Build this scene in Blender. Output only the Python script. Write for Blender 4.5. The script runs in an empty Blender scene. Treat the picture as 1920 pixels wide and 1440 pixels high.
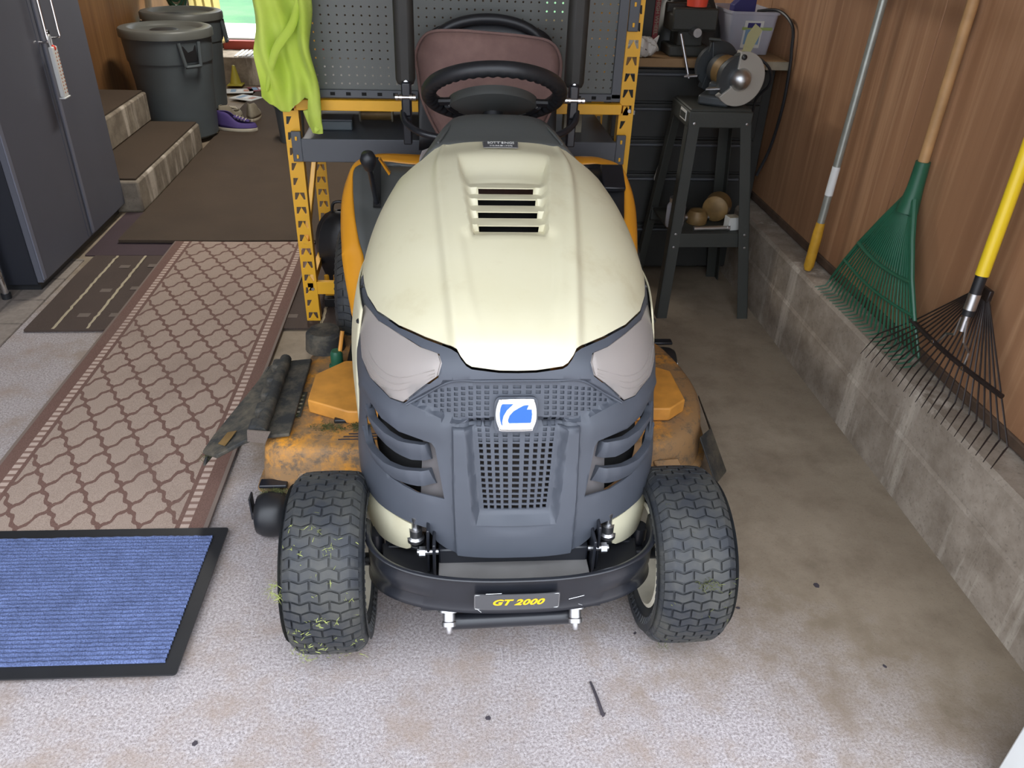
import bpy, bmesh, math, random
import numpy as np
from mathutils import Vector, Matrix, Euler
from mathutils.geometry import delaunay_2d_cdt
random.seed(7)
C = bpy.context.scene.collection
SC = bpy.context.scene
PI = math.pi
def R(d): return math.radians(d)

# ------------------------------------------------------------------ camera
cam = bpy.data.cameras.new('camera'); camo = bpy.data.objects.new('camera', cam); C.objects.link(camo)
cam.sensor_width = 36; cam.lens = 1470 / 1920 * 36; cam.clip_end = 200; cam.clip_start = .02
th, yaw, roll = R(31.7), R(5.8), R(2.2)
fwd = Vector((math.sin(yaw) * math.cos(th), math.cos(yaw) * math.cos(th), -math.sin(th)))
r0 = Vector((math.cos(yaw), -math.sin(yaw), 0)); u0 = r0.cross(fwd)
rr = r0 * math.cos(roll) + u0 * math.sin(roll); uu = -r0 * math.sin(roll) + u0 * math.cos(roll)
m = Matrix((rr, uu, -fwd)).transposed().to_4x4(); m.translation = (0, 0, 1.4)
camo.matrix_world = m; SC.camera = camo
# ------------------------------------------------------------------ world, sun, added fill light, exposure
w = bpy.data.worlds.new('sky'); SC.world = w; w.use_nodes = True
wn = w.node_tree; bg = wn.nodes['Background']
bg.inputs[0].default_value = (.84, .90, 1.0, 1)
# bright overcast dome: luminance rises smoothly from the horizon to the zenith, the same all round
_tc = wn.nodes.new('ShaderNodeTexCoord'); _sp = wn.nodes.new('ShaderNodeSeparateXYZ'); _mr = wn.nodes.new('ShaderNodeMapRange')
_mr.inputs[1].default_value = 0; _mr.inputs[2].default_value = 1; _mr.inputs[3].default_value = 1.5; _mr.inputs[4].default_value = 4.2
wn.links.new(_tc.outputs['Generated'], _sp.inputs[0]); wn.links.new(_sp.outputs[2], _mr.inputs[0]); wn.links.new(_mr.outputs[0], bg.inputs[1])
sun = bpy.data.lights.new('sun', 'SUN'); sun.energy = 5; sun.angle = R(1.5); sun.color = (1, .95, .86)
suno = bpy.data.objects.new('sun', sun); C.objects.link(suno); suno.rotation_euler = Euler((R(-38), R(22), 0))
fill_d = bpy.data.lights.new('added_fill_light', 'AREA'); fill_d.shape = 'RECTANGLE'; fill_d.size = .15; fill_d.size_y = 1.2; fill_d.energy = 38; fill_d.color = (1, .95, .86)  # area fill added above the frame to lift the interior, no real fixture
fill_o = bpy.data.objects.new('added_fill_light', fill_d); C.objects.link(fill_o); fill_o.location = (-.75, 4.5, 2.40)
SC.view_settings.view_transform = 'Standard'; SC.view_settings.look = 'None'
SC.view_settings.gamma = 1; SC.view_settings.use_curve_mapping = False
SC.view_settings.exposure = 0.5

# ------------------------------------------------------------------ materials
def srgb(r, g, b):
    f = lambda c: ((c / 255 + .055) / 1.055) ** 2.4 if c > 10 else c / 255 / 12.92
    return (f(r), f(g), f(b))
class NT:
    def __init__(s, name):
        s.m = bpy.data.materials.new(name); s.m.use_nodes = True; s.t = s.m.node_tree
        s.b = s.t.nodes['Principled BSDF']; s.tc = None
    def n(s, ty, **k):
        x = s.t.nodes.new(ty)
        for a, v in k.items(): setattr(x, a, v)
        return x
    def l(s, a, b): s.t.links.new(a, b)
    def co(s, kind='Object'):
        if not s.tc: s.tc = s.n('ShaderNodeTexCoord')
        return s.tc.outputs[kind]
    def mapv(s, scale, src=None, rot=(0, 0, 0)):
        x = s.n('ShaderNodeMapping'); x.inputs['Scale'].default_value = scale; x.inputs['Rotation'].default_value = rot
        s.l(src or s.co(), x.inputs[0]); return x.outputs[0]
    def noise(s, sc, det=3, src=None, rough=.5):
        x = s.n('ShaderNodeTexNoise'); x.inputs['Scale'].default_value = sc; x.inputs['Detail'].default_value = det
        x.inputs['Roughness'].default_value = rough; s.l(src or s.co(), x.inputs['Vector']); return x.outputs[0]
    def ramp(s, f, stops):
        x = s.n('ShaderNodeValToRGB'); e = x.color_ramp.elements
        while len(e) < len(stops): e.new(.5)
        for i, (p, c) in enumerate(stops):
            e[i].position = p; e[i].color = (*c, 1) if len(c) == 3 else c
        s.l(f, x.inputs[0]); return x.outputs[0]
    def mix(s, f, a, b, bt='MIX'):
        x = s.n('ShaderNodeMix', data_type='RGBA', blend_type=bt)
        for i, v in ((0, f), (6, a), (7, b)):
            if isinstance(v, (int, float)): x.inputs[i].default_value = v
            elif isinstance(v, tuple): x.inputs[i].default_value = (*v, 1)
            else: s.l(v, x.inputs[i])
        return x.outputs[2]
    def math(s, op, a, b=0., c=0.):
        x = s.n('ShaderNodeMath', operation=op)
        for i, v in enumerate((a, b, c)):
            if isinstance(v, (int, float)): x.inputs[i].default_value = v
            else: s.l(v, x.inputs[i])
        return x.outputs[0]
    def col(s, c):
        if isinstance(c, tuple): s.b.inputs['Base Color'].default_value = (*c, 1)
        else: s.l(c, s.b.inputs['Base Color'])
    def bump(s, h, st=.3, d=.002):
        x = s.n('ShaderNodeBump'); x.inputs['Strength'].default_value = st; x.inputs['Distance'].default_value = d
        s.l(h, x.inputs['Height']); s.l(x.outputs[0], s.b.inputs['Normal'])
    def set(s, **k):
        for a, v in k.items():
            i = s.b.inputs[a.replace('_', ' ')]
            if isinstance(v, (int, float)): i.default_value = v
            else: s.l(v, i)
        return s
def mat(name, c, rough=.5, metal=0., var=.12, vs=6, bump=0., bs=60, spec=None, bd=.002, coat=0):
    t = NT(name); n = t.noise(vs, 4)
    t.col(t.mix(t.ramp(n, [(.3, (0, 0, 0)), (.7, (1, 1, 1))]), tuple(x * (1 - var) for x in c), tuple(min(1, x * (1 + var)) for x in c)))
    t.set(Roughness=rough, Metallic=metal)
    if coat: t.set(Coat_Weight=coat, Coat_Roughness=.15)
    if spec is not None: t.b.inputs['Specular IOR Level'].default_value = spec
    if bump: t.bump(t.noise(bs, 3), bump, bd)
    return t.m
M = {}
M['cream'] = None
def cream():
    t = NT('cream_paint'); n = t.noise(3.5, 5); d = t.noise(9, 6, rough=.65)
    base = t.mix(t.ramp(n, [(.35, (0, 0, 0)), (.7, (1, 1, 1))]), srgb(204, 197, 166), srgb(210, 204, 177))
    dirt = t.ramp(d, [(.55, (0, 0, 0)), (.78, (.55, .55, .55))])
    t.col(t.mix(dirt, base, srgb(184, 172, 138))); t.set(Roughness=.45, Coat_Weight=.08, Coat_Roughness=.3)
    sp = t.noise(150, 2); t.bump(sp, .03); return t.m
M['cream'] = cream()
M['mask'] = mat('charcoal_plastic', srgb(70, 74, 82), .5, bump=.10, bs=900, vs=9, var=.10, bd=.0006)
M['mask_dusty'] = mat('dusty_charcoal_plastic', srgb(92, 88, 88), .7, vs=20)
M['tray'] = mat('grey_tray_plastic', srgb(108, 106, 104), .55, var=.12, vs=12)
M['mask_dark'] = mat('dusty_grille_shade', srgb(52, 46, 42), .9, var=.3, vs=60)  # dusty dark tone, paints the shade behind the lower grille holes
M['dash'] = mat('grey_plastic', srgb(84, 86, 84), .45, bump=.08, bs=600, var=.06)
M['black'] = mat('black_plastic', srgb(34, 35, 38), .42, vs=10)
M['armpad'] = mat('worn_black_vinyl', srgb(46, 44, 40), .6, var=.15, vs=14)
M['blackmetal'] = mat('black_steel', srgb(30, 32, 38), .38, .0, vs=15, coat=.3)
M['dark'] = mat('opening_shade', srgb(20, 20, 20), .9)  # near-black that paints shade inside slots, vents and other openings
M['chrome'] = mat('chrome', (.8, .8, .82), .16, 1, var=.03)
M['zinc'] = mat('zinc_steel', (.55, .55, .56), .35, 1, var=.1, vs=80)
M['alu'] = mat('aluminium', (.62, .63, .63), .38, 1, var=.1, vs=30)
M['white'] = mat('white_plastic', srgb(222, 224, 222), .45, var=.03)
M['rim'] = mat('cream_rim', srgb(205, 198, 178), .5, var=.15, vs=20)
M['orange'] = mat('orange_fender_paint', srgb(232, 158, 42), .36, var=.08, vs=5, coat=.3)
M['rack'] = mat('yellow_rack_paint', srgb(236, 176, 44), .42, var=.05, vs=12)
M['steelblue'] = mat('dark_grey_steel', srgb(84, 87, 92), .45, var=.05)
M['peg'] = mat('charcoal_pegboard', srgb(98, 100, 96), .5, var=.05)
M['blue'] = mat('emblem_blue', srgb(30, 92, 235), .3, var=.02)
M['silver'] = mat('emblem_silver', (.78, .78, .76), .22, .9, var=.03)
M['plate'] = mat('label_grey', srgb(78, 78, 80), .4, var=.05)
M['yellowtext'] = mat('yellow_print', srgb(245, 190, 30), .4, var=.02)
M['whitetext'] = mat('white_print', srgb(225, 225, 220), .5, var=.02)
M['wood'] = mat('bench_wood', srgb(150, 120, 84), .7, var=.2, vs=8)
M['sillwood'] = mat('dark_sill_wood', srgb(82, 64, 50), .8, var=.25, vs=20)
M['redpaint'] = mat('red_box', srgb(120, 30, 34), .5)
def tyre():
    t = NT('tyre_rubber'); n = t.noise(14, 5, rough=.6)
    t.col(t.mix(t.ramp(n, [(.4, (0, 0, 0)), (.75, (1, 1, 1))]), srgb(42, 45, 50), srgb(76, 75, 69))); t.set(Roughness=.62); t.bump(t.noise(300, 2), .15, .0008); return t.m
M['tyre'] = tyre()
def deckm():
    t = NT('worn_deck_paint'); n = t.noise(7, 8, rough=.7); n2 = t.noise(26, 5, rough=.75)
    a = t.mix(t.ramp(n, [(.36, (0, 0, 0)), (.50, (1, 1, 1))]), srgb(216, 146, 44), srgb(148, 114, 76))
    b = t.mix(t.ramp(n2, [(.50, (0, 0, 0)), (.64, (.85, .85, .85))]), a, srgb(96, 84, 70))
    t.col(b); t.set(Roughness=.65); t.bump(n2, .35, .002); return t.m
M['deck'] = deckm()
M['cover'] = mat('orange_cover_paint', srgb(206, 142, 60), .55, var=.2, vs=16)
def rubberdirty():
    t = NT('grass_dusted_rubber'); n = t.noise(16, 7, rough=.7)
    t.col(t.mix(t.ramp(n, [(.42, (0, 0, 0)), (.65, (1, 1, 1))]), srgb(44, 45, 45), srgb(94, 87, 74))); t.set(Roughness=.8); t.bump(n, .5, .004); return t.m
M['dirtyrub'] = rubberdirty()
M['clip'] = mat('dried_grass', srgb(150, 158, 88), .8, var=.35, vs=40)
M['clipdark'] = mat('damp_grass', srgb(84, 88, 50), .9, var=.4, vs=60)
def velour():
    t = NT('mauve_velour'); n = t.noise(9, 6, rough=.6)
    t.col(t.mix(t.ramp(n, [(.35, (0, 0, 0)), (.7, (1, 1, 1))]), srgb(120, 92, 86), srgb(142, 112, 104))); t.set(Roughness=.85, Sheen_Weight=.35, Sheen_Roughness=.4); t.bump(n, .25, .01); return t.m
M['velour'] = velour()
def lens():
    t = NT('cloudy_headlight_lens'); t.col(srgb(220, 213, 208)); t.set(Roughness=.22, Transmission_Weight=.75, IOR=1.3)
    t.b.inputs['Roughness'].default_value = .34; return t.m
M['lens'] = lens()
M['reflector'] = mat('headlight_reflector', (.70, .67, .66), .42, .4, var=.1, vs=14)
def concrete_floor():
    t = NT('garage_concrete'); g = t.n('ShaderNodeNewGeometry'); P = g.outputs['Position']
    big = t.noise(1.6, 6, P, .6); mid = t.noise(7, 6, P, .65); fine = t.noise(170, 4, P, .75); vf = t.noise(330, 2, P, .6)
    sep = t.n('ShaderNodeSeparateXYZ'); t.l(P, sep.inputs[0])
    # weathered pale surface by the door opening, brown trodden-in dirt further in (a wear line, with a broken edge)
    edge = t.math('ADD', sep.outputs[1], t.math('MULTIPLY', t.math('SUBTRACT', mid, .5), .9))
    edge = t.math('ADD', edge, t.math('MULTIPLY', t.math('SUBTRACT', sep.outputs[0], .45), .85))
    x = t.n('ShaderNodeMapRange'); x.inputs[1].default_value = 1.0; x.inputs[2].default_value = 1.6; t.l(edge, x.inputs[0]); W = x.outputs[0]
    pale = t.mix(t.ramp(fine, [(.32, (0, 0, 0)), (.66, (1, 1, 1))]), srgb(122, 112, 110), srgb(198, 190, 190))
    pale = t.mix(t.ramp(vf, [(.31, (1, 1, 1)), (.37, (0, 0, 0))]), pale, srgb(92, 84, 82))
    pale = t.mix(t.ramp(mid, [(.46, (0, 0, 0)), (.66, (.7, .7, .7))]), pale, srgb(152, 134, 120)); pale = t.mix(t.ramp(big, [(.45, (0, 0, 0)), (.7, (.35, .35, .35))]), pale, srgb(128, 116, 108))
    brn = t.mix(t.ramp(big, [(.35, (0, 0, 0)), (.65, (1, 1, 1))]), srgb(130, 116, 98), srgb(158, 144, 125))
    brn = t.mix(t.ramp(mid, [(.45, (0, 0, 0)), (.75, (.7, .7, .7))]), brn, srgb(108, 94, 77))
    brn = t.mix(t.ramp(fine, [(.25, (.5, .5, .5)), (.45, (0, 0, 0))]), brn, srgb(88, 78, 66))
    t.col(t.mix(W, pale, brn)); t.set(Roughness=.78)
    h = t.math('ADD', fine, t.math('MULTIPLY', vf, .6)); t.bump(t.math('MULTIPLY', h, t.math('SUBTRACT', 1.15, W)), .55, .003); return t.m
M['floor'] = concrete_floor()
def curbm(name='curb_concrete', a=(130, 118, 104), b=(172, 160, 146)):
    t = NT(name); st = t.noise(7, 6, t.mapv((1, 1, .12)), .65); mid = t.noise(9, 6, rough=.65); f = t.noise(120, 3)
    c = t.mix(t.ramp(mid, [(.35, (0, 0, 0)), (.7, (1, 1, 1))]), srgb(*a), srgb(*b))
    c = t.mix(t.ramp(st, [(.54, (0, 0, 0)), (.64, (.75, .75, .75))]), c, srgb(204, 194, 180))
    c = t.mix(t.ramp(f, [(.3, (.4, .4, .4)), (.42, (0, 0, 0))]), c, srgb(96, 88, 78))
    t.col(c); t.set(Roughness=.85); t.bump(f, .35, .002); return t.m
M['curb'] = curbm()
M['stepc'] = curbm('step_concrete', (110, 100, 88), (152, 142, 126))
def woodwall(name, a, b, c):
    t = NT(name); g = t.noise(1.6, 5, t.mapv((6, 6, .22)), .55); g2 = t.noise(6, 5, t.mapv((7, 7, .22)), .55)
    wv = t.noise(1.1, 3, t.mapv((2.5, 2.5, .5)))
    cc = t.mix(t.ramp(g, [(.35, (0, 0, 0)), (.68, (1, 1, 1))]), srgb(*a), srgb(*b))
    cc = t.mix(t.ramp(g2, [(.5, (0, 0, 0)), (.72, (.75, .75, .75))]), cc, srgb(*c))
    t.col(t.mix(t.ramp(wv, [(.4, (0, 0, 0)), (.7, (.35, .35, .35))]), cc, srgb(*a))); t.set(Roughness=.55); t.bump(g2, .12, .001); return t.m
M['panel'] = woodwall('wood_panelling', (146, 106, 76), (170, 128, 94), (188, 148, 112))
M['panelL'] = woodwall('dark_wood_panelling', (120, 82, 48), (146, 104, 62), (160, 118, 74))
def carpet(name, a, b, sc=500, bump=.6, big=4):
    t = NT(name); f = t.noise(sc, 2, rough=.7); g = t.noise(big, 5)
    c = t.mix(t.ramp(f, [(.3, (0, 0, 0)), (.7, (1, 1, 1))]), srgb(*a), srgb(*b))
    t.col(t.mix(t.ramp(g, [(.4, (0, 0, 0)), (.7, (.3, .3, .3))]), c, tuple(x * .7 for x in srgb(*a)))); t.set(Roughness=.95); t.bump(f, bump, .003); return t.m
M['brown'] = carpet('brown_carpet', (62, 50, 40), (82, 68, 54))
M['purple'] = carpet('plum_carpet', (62, 48, 54), (80, 64, 68))
M['stripe'] = carpet('dark_mat', (66, 54, 48), (88, 74, 66))
M['stripeline'] = carpet('cream_yarn', (168, 156, 130), (190, 178, 152))
M['woven'] = carpet('woven_taupe', (104, 92, 84), (124, 112, 102))
def tilemat():
    t = NT('tile_print_vinyl'); b = t.n('ShaderNodeTexBrick'); b.inputs['Scale'].default_value = 1; b.offset = .5
    for k, v in (('Mortar Size', .006), ('Brick Width', .2), ('Row Height', .13)): b.inputs[k].default_value = v
    b.inputs['Color1'].default_value = (*srgb(138, 128, 120), 1); b.inputs['Color2'].default_value = (*srgb(150, 140, 130), 1); b.inputs['Mortar'].default_value = (*srgb(100, 92, 86), 1)
    t.l(t.mapv((1, 1, 1), rot=(0, 0, R(90))), b.inputs[0]); n = t.noise(60, 3)
    t.col(t.mix(.35, b.outputs[0], t.ramp(n, [(.3, srgb(110, 102, 96)), (.7, srgb(160, 150, 142))]))); t.set(Roughness=.8); return t.m
M['tile'] = tilemat()
def runner():
    t = NT('trellis_runner_pile'); sep = t.n('ShaderNodeSeparateXYZ'); t.l(t.co(), sep.inputs[0]); X, Y = sep.outputs[0], sep.outputs[1]
    p = t.math('DIVIDE', X, .100); q = t.math('DIVIDE', Y, .168)
    wob = t.math('MULTIPLY', t.math('SINE', t.math('MULTIPLY', t.math('ADD', p, q), 4 * PI)), .042)
    wob2 = t.math('MULTIPLY', t.math('SINE', t.math('MULTIPLY', t.math('SUBTRACT', p, q), 4 * PI)), .042)
    nz = t.math('MULTIPLY', t.math('SUBTRACT', t.noise(60, 2), .5), .10)
    d1 = t.math('ADD', t.math('ADD', t.math('ADD', p, q), wob2), nz); d2 = t.math('ADD', t.math('ADD', t.math('SUBTRACT', p, q), wob), nz)
    def line(d): return t.math('GREATER_THAN', t.math('ABSOLUTE', t.math('SUBTRACT', t.math('FRACT', d), .5)), .432)
    L_ = t.math('MAXIMUM', line(d1), line(d2)); aX = t.math('ABSOLUTE', X)
    f = t.noise(420, 2, rough=.7); fr = t.ramp(f, [(.3, (0, 0, 0)), (.7, (1, 1, 1))])
    base = t.mix(fr, srgb(136, 118, 106), srgb(174, 155, 142)); br = t.mix(fr, srgb(92, 66, 58), srgb(122, 94, 84))
    c = t.mix(L_, base, br)
    c = t.mix(t.math('GREATER_THAN', aX, .238), c, br)
    # woven ladder border
    bd = t.math('MULTIPLY', t.math('GREATER_THAN', aX, .250), t.math('LESS_THAN', aX, .272))
    rung = t.math('GREATER_THAN', t.math('FRACT', t.math('DIVIDE', Y, .026)), .42)
    wide = t.mix(rung, srgb(128, 102, 92), srgb(182, 162, 150))
    c = t.mix(bd, c, wide)
    c = t.mix(t.math('GREATER_THAN', aX, .309), c, srgb(120, 106, 98))
    g = t.noise(3, 5); c = t.mix(t.ramp(g, [(.5, (0, 0, 0)), (.75, (.35, .35, .35))]), c, srgb(110, 92, 82))
    t.col(c); t.set(Roughness=.95); t.bump(t.math('SUBTRACT', f, t.math('MULTIPLY', L_, .5)), .5, .003); return t.m
M['runner'] = runner()
def ribs():
    t = NT('blue_ribbed_pile'); f = t.noise(320, 3, rough=.8); g = t.noise(14, 4)
    c = t.mix(t.ramp(f, [(.3, (0, 0, 0)), (.68, (1, 1, 1))]), srgb(44, 53, 84), srgb(126, 144, 196))
    t.col(t.mix(t.ramp(g, [(.4, (0, 0, 0)), (.7, (.35, .35, .35))]), c, srgb(56, 66, 96))); t.set(Roughness=.95); t.bump(f, .9, .004); return t.m
M['ribs'] = ribs()
def shirtm():
    t = NT('hi_vis_fabric'); n = t.noise(7, 5); t.col(t.mix(t.ramp(n, [(.35, (0, 0, 0)), (.7, (1, 1, 1))]), srgb(214, 234, 96), srgb(236, 250, 132)))
    t.set(Roughness=.8, Transmission_Weight=.0, Sheen_Weight=.2); t.bump(t.noise(30, 4), .2, .004)
    tr = t.n('ShaderNodeBsdfTranslucent'); tr.inputs[0].default_value = (*srgb(222, 240, 110), 1)
    mx = t.n('ShaderNodeMixShader'); mx.inputs[0].default_value = .35; o = t.t.nodes['Material Output']
    t.l(t.b.outputs[0], mx.inputs[1]); t.l(tr.outputs[0], mx.inputs[2]); t.l(mx.outputs[0], o.inputs[0]); return t.m
M['shirt'] = shirtm()
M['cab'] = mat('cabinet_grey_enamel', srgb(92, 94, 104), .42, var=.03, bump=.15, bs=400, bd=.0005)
M['cab_lit'] = mat('cabinet_edge_lit', srgb(118, 121, 134), .4, var=.03)  # cabinet grey made lighter, paints the light caught by door edges
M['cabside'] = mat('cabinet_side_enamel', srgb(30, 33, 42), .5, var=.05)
M['can'] = mat('grey_bin_plastic', srgb(84, 92, 96), .5, var=.08)
M['canlid'] = mat('grey_lid_plastic', srgb(96, 98, 94), .45, var=.10)
M['green'] = mat('green_rake_plastic', srgb(38, 92, 68), .4, var=.08, vs=12)
M['hose'] = mat('green_hose', srgb(26, 66, 44), .3)
M['handlewood'] = mat('ash_handle', srgb(178, 138, 92), .55, var=.15, vs=20)
M['yellow'] = mat('yellow_fibreglass', srgb(240, 206, 44), .3, var=.03)
M['tipyellow'] = mat('yellow_rubber_grip', srgb(196, 148, 40), .6, var=.15, vs=30)
M['greypole'] = mat('painted_grey_pole', srgb(160, 164, 156), .35, .5, var=.12, vs=18)
M['rakemetal'] = mat('black_spring_steel', srgb(40, 32, 30), .4, .1, var=.2, vs=30)
M['stand'] = mat('black_stand_paint', srgb(56, 58, 54), .6, var=.12, bump=.2, bs=120)
M['grinder'] = mat('grinder_casting', srgb(70, 74, 76), .45, .3, var=.15)
M['guard'] = mat('grinder_guard_grey', srgb(170, 166, 156), .5, .1, var=.04)
M['brass'] = mat('dull_brass', srgb(128, 102, 62), .5, .2, var=.3, vs=20)
M['tapeor'] = mat('orange_tape', srgb(238, 84, 60), .45, var=.04)
M['navy'] = mat('navy_plastic', srgb(48, 46, 104), .5)
M['paper'] = mat('white_paper', srgb(205, 205, 200), .7, var=.05)
M['bagw'] = mat('white_bag', srgb(205, 202, 196), .6, var=.08, bump=.5, bs=30, bd=.01)
M['toolbox'] = mat('dark_toolbox', srgb(46, 47, 45), .5, var=.2)
def tote():
    t = NT('clear_tote_plastic'); t.col(srgb(214, 214, 224)); t.set(Roughness=.25, Transmission_Weight=.55, IOR=1.3); return t.m
M['tote'] = tote()
M['glass'] = NT('window_glass').set(Transmission_Weight=1., Roughness=.02, IOR=1.1).m
M['plaster'] = mat('ceiling_board', srgb(150, 142, 130), .9, var=.05)
M['backwall'] = mat('back_wall_board', srgb(70, 60, 48), .9, var=.1)
M['creamtrim'] = mat('cream_door_paint', srgb(222, 214, 176), .5, var=.05)
def curtainm():
    t = NT('cream_curtain'); t.col(srgb(222, 214, 176)); t.set(Roughness=.8); tr = t.n('ShaderNodeBsdfTranslucent'); tr.inputs[0].default_value = (*srgb(240, 232, 190), 1)
    mx = t.n('ShaderNodeMixShader'); mx.inputs[0].default_value = .55; o = t.t.nodes['Material Output']
    t.l(t.b.outputs[0], mx.inputs[1]); t.l(tr.outputs[0], mx.inputs[2]); t.l(mx.outputs[0], o.inputs[0]); return t.m
M['curtain'] = curtainm()
def grassm():
    t = NT('lawn'); n = t.noise(1.3, 6); f = t.noise(60, 3)
    c = t.mix(t.ramp(n, [(.4, (0, 0, 0)), (.6, (1, 1, 1))]), srgb(44, 98, 58), srgb(74, 128, 72)); t.col(t.mix(t.ramp(f, [(.3, (0, 0, 0)), (.7, (.5, .5, .5))]), c, srgb(40, 80, 44))); t.set(Roughness=.9); return t.m
M['grass'] = grassm()
M['patio'] = mat('pale_patio', srgb(226, 222, 212), .8, var=.04)
M['brickred'] = mat('brick_red_sill', srgb(150, 60, 46), .7, var=.15)
M['purpleshoe'] = mat('purple_canvas', srgb(78, 62, 122), .8, var=.1)
M['tan'] = mat('tan_canvas', srgb(150, 142, 124), .85, var=.12, vs=30)
M['offwhite'] = mat('off_white_rubber', srgb(204, 196, 176), .6)
M['conem'] = mat('yellow_green_plastic', srgb(168, 158, 58), .5)
M['orangesticker'] = mat('orange_sticker', srgb(186, 120, 84), .6)
M['red'] = mat('red_plastic', srgb(235, 70, 50), .5)
M['twig'] = mat('dark_leaf_litter', srgb(62, 56, 62), .9, var=.2)
M['taping'] = mat('green_tape', srgb(150, 166, 96), .6)
M['labelblue'] = mat('label_blue', srgb(120, 150, 178), .6)
M['yshield'] = NT('yellowed_eye_shield').set(Roughness=.3, Transmission_Weight=.4, IOR=1.2).m
M['yshield'].node_tree.nodes['Principled BSDF'].inputs['Base Color'].default_value = (*srgb(196, 192, 146), 1)

# ------------------------------------------------------------------ mesh builders
class MB:
    def __init__(s): s.v = []; s.f = []
    def add(s, vs, fs):
        k = len(s.v); s.v += [tuple(p) for p in vs]; s.f += [tuple(i + k for i in f) for f in fs]; return s
    def box(s, c, d, rot=None, taper=1.):
        x, y, z = [k / 2 for k in d]; Mx = (rot.to_matrix() if rot else Matrix.Identity(3)); c = Vector(c)
        vs = [c + Mx @ Vector((a * x * (taper if e > 0 else 1), b * y * (taper if e > 0 else 1), e * z)) for e in (-1, 1) for a, b in ((-1, -1), (1, -1), (1, 1), (-1, 1))]
        return s.add(vs, [(3, 2, 1, 0), (4, 5, 6, 7), (0, 1, 5, 4), (1, 2, 6, 5), (2, 3, 7, 6), (3, 0, 4, 7)])
    def tube(s, pts, r, n=10, closed=False, flat=1.):
        pts = [Vector(p) for p in pts]; N = len(pts); rs = r if isinstance(r, (list, tuple)) else [r] * N
        up = None; vs = []
        for i, p in enumerate(pts):
            a = pts[(i - 1) % N] if (closed or i) else pts[0]; b = pts[(i + 1) % N] if (closed or i < N - 1) else pts[-1]
            t = (b - a).normalized()
            if up is None:
                up = Vector((0, 0, 1)) if abs(t.z) < .9 else Vector((0, 1, 0))
            x = t.cross(up).normalized(); y = x.cross(t).normalized(); up = y
            for k in range(n):
                q = 2 * PI * k / n; vs.append(p + x * math.cos(q) * rs[i] + y * math.sin(q) * rs[i] * flat)
        fs = []
        for i in range(N if closed else N - 1):
            j = (i + 1) % N
            for k in range(n): fs.append((i * n + k, i * n + (k + 1) % n, j * n + (k + 1) % n, j * n + k))
        if not closed: fs += [tuple(range(n - 1, -1, -1)), tuple(range((N - 1) * n, N * n))]
        return s.add(vs, fs)
    def cyl(s, a, b, r, n=16, r2=None): return s.tube([a, b], [r, r if r2 is None else r2], n)
    def lathe(s, prof, c=(0, 0, 0), axis='z', n=32, rot=None):
        """prof: (radius, height) pairs"""
        vs = []; c = Vector(c)
        for r, h in prof:
            for k in range(n):
                q = 2 * PI * k / n; x, y = r * math.cos(q), r * math.sin(q)
                p = Vector((x, y, h)) if axis == 'z' else Vector((h, x, y)) if axis == 'x' else Vector((y, h, x))
                vs.append(c + (rot @ p if rot else p))
        fs = [(i * n + k, i * n + (k + 1) % n, (i + 1) * n + (k + 1) % n, (i + 1) * n + k) for i in range(len(prof) - 1) for k in range(n)]
        return s.add(vs, fs)
    def prism(s, pts, vec):
        n = len(pts); v = Vector(vec); P = [Vector(p) for p in pts]
        return s.add(P + [p + v for p in P], [tuple(range(n - 1, -1, -1)), tuple(range(n, 2 * n))] + [(i, (i + 1) % n, (i + 1) % n + n, i + n) for i in range(n)])
    def grid(s, fn, nu, nv, closed_u=False):
        vs = [fn(i / (nu if closed_u else nu - 1), j / (nv - 1)) for j in range(nv) for i in range(nu)]
        fs = []
        for j in range(nv - 1):
            for i in range(nu if closed_u else nu - 1):
                k = (i + 1) % nu; fs.append((j * nu + i, j * nu + k, (j + 1) * nu + k, (j + 1) * nu + i))
        return s.add(vs, fs)
    def obj(s, name, m, parent=None, bevel=0., sub=0, solid=0., smooth=38, merge=False):
        me = bpy.data.meshes.new(name); me.from_pydata(s.v, [], s.f); me.materials.append(m)
        bm = bmesh.new(); bm.from_mesh(me)
        if merge: bmesh.ops.remove_doubles(bm, verts=bm.verts, dist=1e-5)
        bmesh.ops.recalc_face_normals(bm, faces=bm.faces); bm.to_mesh(me); bm.free(); me.update()
        if smooth:
            me.polygons.foreach_set('use_smooth', [True] * len(me.polygons)); me.set_sharp_from_angle(angle=R(smooth))
        o = bpy.data.objects.new(name, me); C.objects.link(o)
        if parent: o.parent = parent
        if solid: q = o.modifiers.new('s', 'SOLIDIFY'); q.thickness = solid; q.offset = 0
        if sub: q = o.modifiers.new('d', 'SUBSURF'); q.levels = q.render_levels = sub
        if bevel: q = o.modifiers.new('b', 'BEVEL'); q.width = bevel; q.segments = 2; q.limit_method = 'ANGLE'; q.angle_limit = R(40)
        return o
def Bx(c, d, rot=None, taper=1.): return MB().box(c, d, rot, taper)
def tag(o, label=None, cat=None, group=None, kind=None):
    for k, v in (('label', label), ('category', cat), ('group', group), ('kind', kind)):
        if v: o[k] = v
    return o
def thing(name, label, cat, loc=(0, 0, 0), rz=0., group=None):
    o = bpy.data.objects.new(name, None); C.objects.link(o); o.location = loc; o.rotation_euler = (0, 0, rz); o.empty_display_size = .05
    return tag(o, label, cat, group)
def struct(o): o['kind'] = 'structure'; return o
def copy_tree(o, parent=None):
    c = o.copy(); C.objects.link(c); c.parent = parent
    for ch in list(o.children): copy_tree(ch, c)
    return c

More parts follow.
